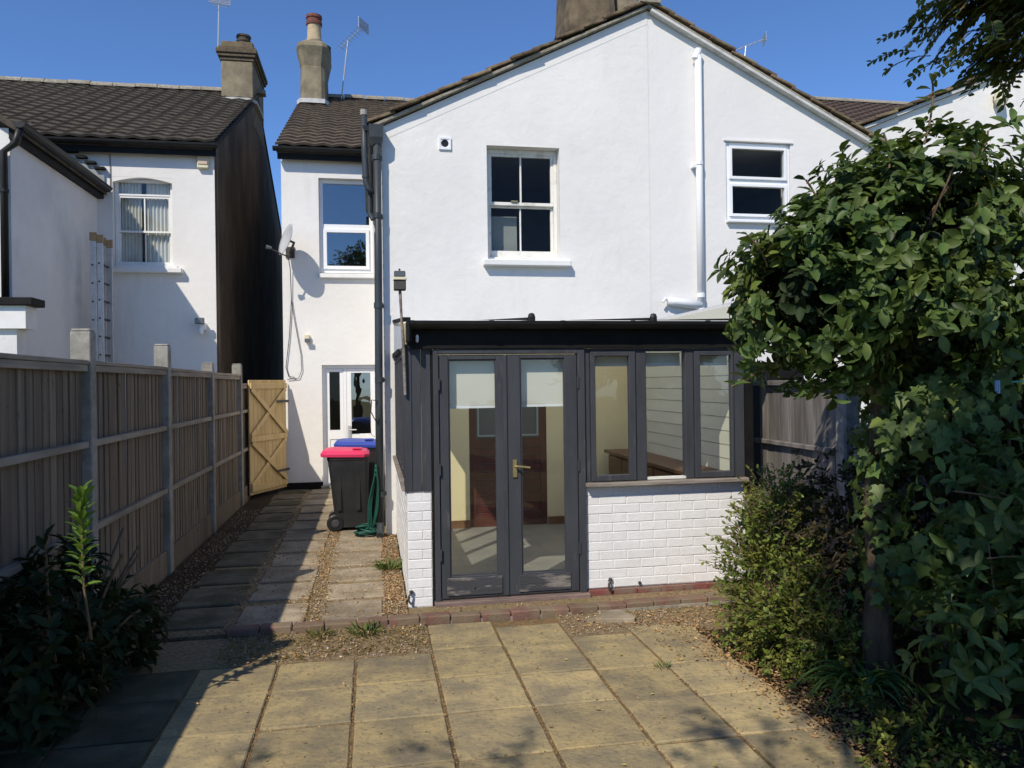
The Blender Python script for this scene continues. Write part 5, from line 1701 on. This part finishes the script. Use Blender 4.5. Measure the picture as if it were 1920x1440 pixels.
# bush under the left fence; shade and the sunlit shoot put into leaf colours
random.seed(101)
Lb = thing('laurel_bush', (-1.65, 4.5, 0), 'dark laurel bush in the shade of the left fence with one sunlit shoot', 'shrub')
lb = [(-1.68, 4.55, .40, .24, .42, .42), (-1.58, 4.90, .22, .24, .38, .26), (-1.68, 4.10, .34, .24, .34, .34), (-1.70, 5.45, .15, .14, .4, .16)]
P_, N2 = blob_points(lb, 380, .45, 1.1)
pos, d, nr = rosettes(P_, N2, 6, .8, (.5, 1.35), .06)
foliage(Lb, 'foliage', LEAF_L, pos, d, nr, .06 + .07 * RNG.random(len(pos)), 'leaf_shaded', 200)
for i in range(16):
    a = random.uniform(0, 6.28)
    MB().tube(arc((-1.62, 4.5, 0), (-1.58 + .26 * math.cos(a), 4.55 + .55 * math.sin(a), random.uniform(.3, .85)), (0, 0, .08), 6), .008, 5).build('stem', 'twig', Lb)
for (sx0, sy0, zb, zt, k, mt) in ((-1.385, 4.0, .74, 1.19, 48, 'leaf_sunlit'), (-1.60, 4.15, .6, .95, 12, 'leaf_shaded')):
    MB().tube([(sx0 + .04, sy0, zb - .25), (sx0 + .01, sy0, zb), (sx0, sy0, zt)], .006, 5).build('shoot', 'twig', Lb)
    q = np.array([(sx0, sy0, zb + (zt - zb) * (i / (k - 1)) ** .8) for i in range(k)])
    dd = norm(np.array([(math.cos(i * 2.4), math.sin(i * 2.4), .55 + 1.3 * i / k) for i in range(k)]))
    foliage(Lb, 'shoot_leaves', LEAF_L, q, dd, norm(np.array([0, 0, 1.]) + .2 * RNG.normal(size=(k, 3))), .070 + .035 * RNG.random(k), mt)


# pinnate-leaved trees: one overhanging at the top right, one behind the camera
def pinnate(parent, tips, dirs, per, leaf_len, pairs, leaflet, material, name='foliage', droop=.55, back=.35):
    LP, LD, LN = [], [], []
    rach = MB()
    for q, dr in zip(tips, dirs):
        for i in range(per):
            o = Vector(q) - Vector(dr) * (back * random.random()) + Vector((random.gauss(0, .05), random.gauss(0, .05), random.gauss(0, .04)))
            dv = (Vector(dr) + Vector((random.gauss(0, .55), random.gauss(0, .55), random.gauss(-droop, .35)))).normalized()
            L = leaf_len * random.uniform(.7, 1.2)
            side = dv.cross(Vector((0, 0, 1)))
            if side.length < .1:
                side = Vector((1, 0, 0))
            side.normalize()
            pts = arc(o, o + dv * L, (0, 0, .10 * L), 4)
            rach.tube(pts, .0018, 3, caps=False)
            upn = side.cross(dv)
            for k in range(pairs):
                f = .15 + .85 * k / (pairs - 1)
                c_ = o + dv * (L * f) + Vector((0, 0, .4 * L * f * (1 - f)))
                for sg in (-1, 1):
                    LP.append(c_)
                    LD.append(side * sg + dv * .45 + Vector((0, 0, random.gauss(-.15, .2))))
                    LN.append(upn + Vector((random.gauss(0, .25), random.gauss(0, .25), random.gauss(0, .25))))
    rach.build('leaf_stalks', 'twig', parent, recalc=False)['kind'] = 'stuff'
    LP, LD, LN = np.array(LP), np.array(LD), np.array(LN)
    foliage(parent, name, OVAL, LP, norm(LD), norm(LN), leaflet * (.75 + .5 * RNG.random(len(LP))), material)


random.seed(111)
T1 = thing('overhanging_tree', (3.7, .7, 0), 'tree with feathery leaves overhanging the top right corner', 'tree')
trunk = [Vector((3.7, .7, 0)), Vector((3.72, .75, 1.2)), Vector((3.65, .8, 2.4)), Vector((3.5, .95, 3.2)), Vector((3.3, 1.1, 4.0))]
MB().tube(trunk, [.16, .13, .11, .09, .06], 10).build('trunk', 'bark', T1, smooth=True)
tips, dirs = [], []
for i in range(84):
    tx = random.uniform(1.60, 2.50)
    ty = random.uniform(1.72, 2.12)
    lowz = 2.66 + max(0, (1.76 - tx)) * .8
    tz = lowz + .62 * random.random() ** 1.3
    mb = MB()
    pts = limb(mb, (3.45, 1.0, random.uniform(2.9, 3.6)), (tx, ty, tz), .016, .003, .06, 8, 5)
    mb.build('branch', 'bark', T1, smooth=True)
    for k in (5, 6, 7, 8):
        tips.append(pts[k])
        dirs.append((pts[k] - pts[k - 1]).normalized())
pinnate(T1, tips, dirs, 22, .115, 8, .028, 'leaf_robinia', droop=.6, back=.2)

random.seed(121)
T2 = thing('garden_tree', (-2.0, -3.2, 0), 'feathery tree behind the camera that casts branch shadows on the paving', 'tree')
trunk = [Vector((-2.0, -3.2, 0)), Vector((-1.95, -3.1, 1.5)), Vector((-1.7, -2.7, 3.0)), Vector((-1.2, -2.0, 4.2)), Vector((-.7, -1.5, 5.0))]
MB().tube(trunk, [.17, .14, .12, .09, .05], 10).build('trunk', 'bark', T2, smooth=True)
tips, dirs = [], []
for gx, gy, t_ in ((1.62, 3.62, 4.2), (1.85, 3.40, 4.3), (1.50, 3.42, 4.1), (.62, 3.45, 4.2), (.22, 3.62, 4.1), (-.62, 3.62, 4.0), (2.10, 3.20, 4.4)):
    q = Vector((gx - .62 * t_, gy - .82 * t_, t_))
    mb = MB()
    pts = limb(mb, trunk[3] if random.random() < .6 else trunk[2], q, .03, .005, .06, 8, 6)
    mb.build('branch', 'bark', T2, smooth=True)
    for k in (7, 8):
        tips.append(pts[k])
        dirs.append((pts[k] - pts[k - 1]).normalized())
pinnate(T2, tips, dirs, 4, .18, 6, .045, 'leaf_robinia', 'sparse_foliage', .3, .15)
tips, dirs = [], []
for i in range(110):
    u = Vector(rand_unit(1)[0])
    q = Vector((.42, -.35, 4.6)) + Vector((u.x * .95, u.y * 1.30, u.z * .65))
    if i % 3 == 0:
        mb = MB()
        limb(mb, trunk[3], q, .03, .006, .08, 6, 5)
        mb.build('branch', 'bark', T2, smooth=True)
    tips.append(q)
    dirs.append(u)
pinnate(T2, tips, dirs, 11, .20, 7, .052, 'leaf_robinia', 'foliage', .5, .6)

random.seed(131)
T3 = thing('tall_tree', (-.7, -9.5, 0), 'tall leafy tree standing behind the camera, mirrored in the small rear window', 'tree')
tk = [Vector((-.7, -9.5, 0)), Vector((-.65, -9.5, 2.5)), Vector((-.75, -9.4, 5.0)), Vector((-.7, -9.5, 7.2))]
MB().tube(tk, [.2, .16, .12, .05], 10).build('trunk', 'bark', T3, smooth=True)
P_, N2 = blob_points([(-.75, -9.5, 7.3, .8, .8, .9), (-.4, -9.4, 6.2, 1.0, 1.0, 1.1), (-1.4, -9.6, 5.6, 1.0, 1.0, 1.0)], 800, .3, 1.1)
for q in P_[::30]:
    mb = MB()
    limb(mb, tk[2], Vector(q), .04, .01, .08, 5, 5)
    mb.build('branch', 'bark', T3, smooth=True)
pos, d, nr = rosettes(P_, N2, 5, .3, (.5, 1.5), .1)
foliage(T3, 'foliage', LEAF, pos, d, nr, .12 + .1 * RNG.random(len(pos)), 'leaf_glossy')

# clothes line and peg in the ivy
t = thing('clothes_line', (3.3, 3.35, 1.66), 'thin green clothes line with a pale blue peg at the right edge', 'line')
MB().tube([(3.13, 3.32, 1.672), (4.0, 3.2, 1.69)], .004, 5).build('line', 'line_green', t)
MB().box(3.036, 3.045, 3.31, 3.325, 1.625, 1.68).build('peg', 'peg_blue', t, bevel=.002)
MB().box(3.048, 3.057, 3.31, 3.325, 1.615, 1.68).build('peg', 'peg_blue', t, bevel=.002)
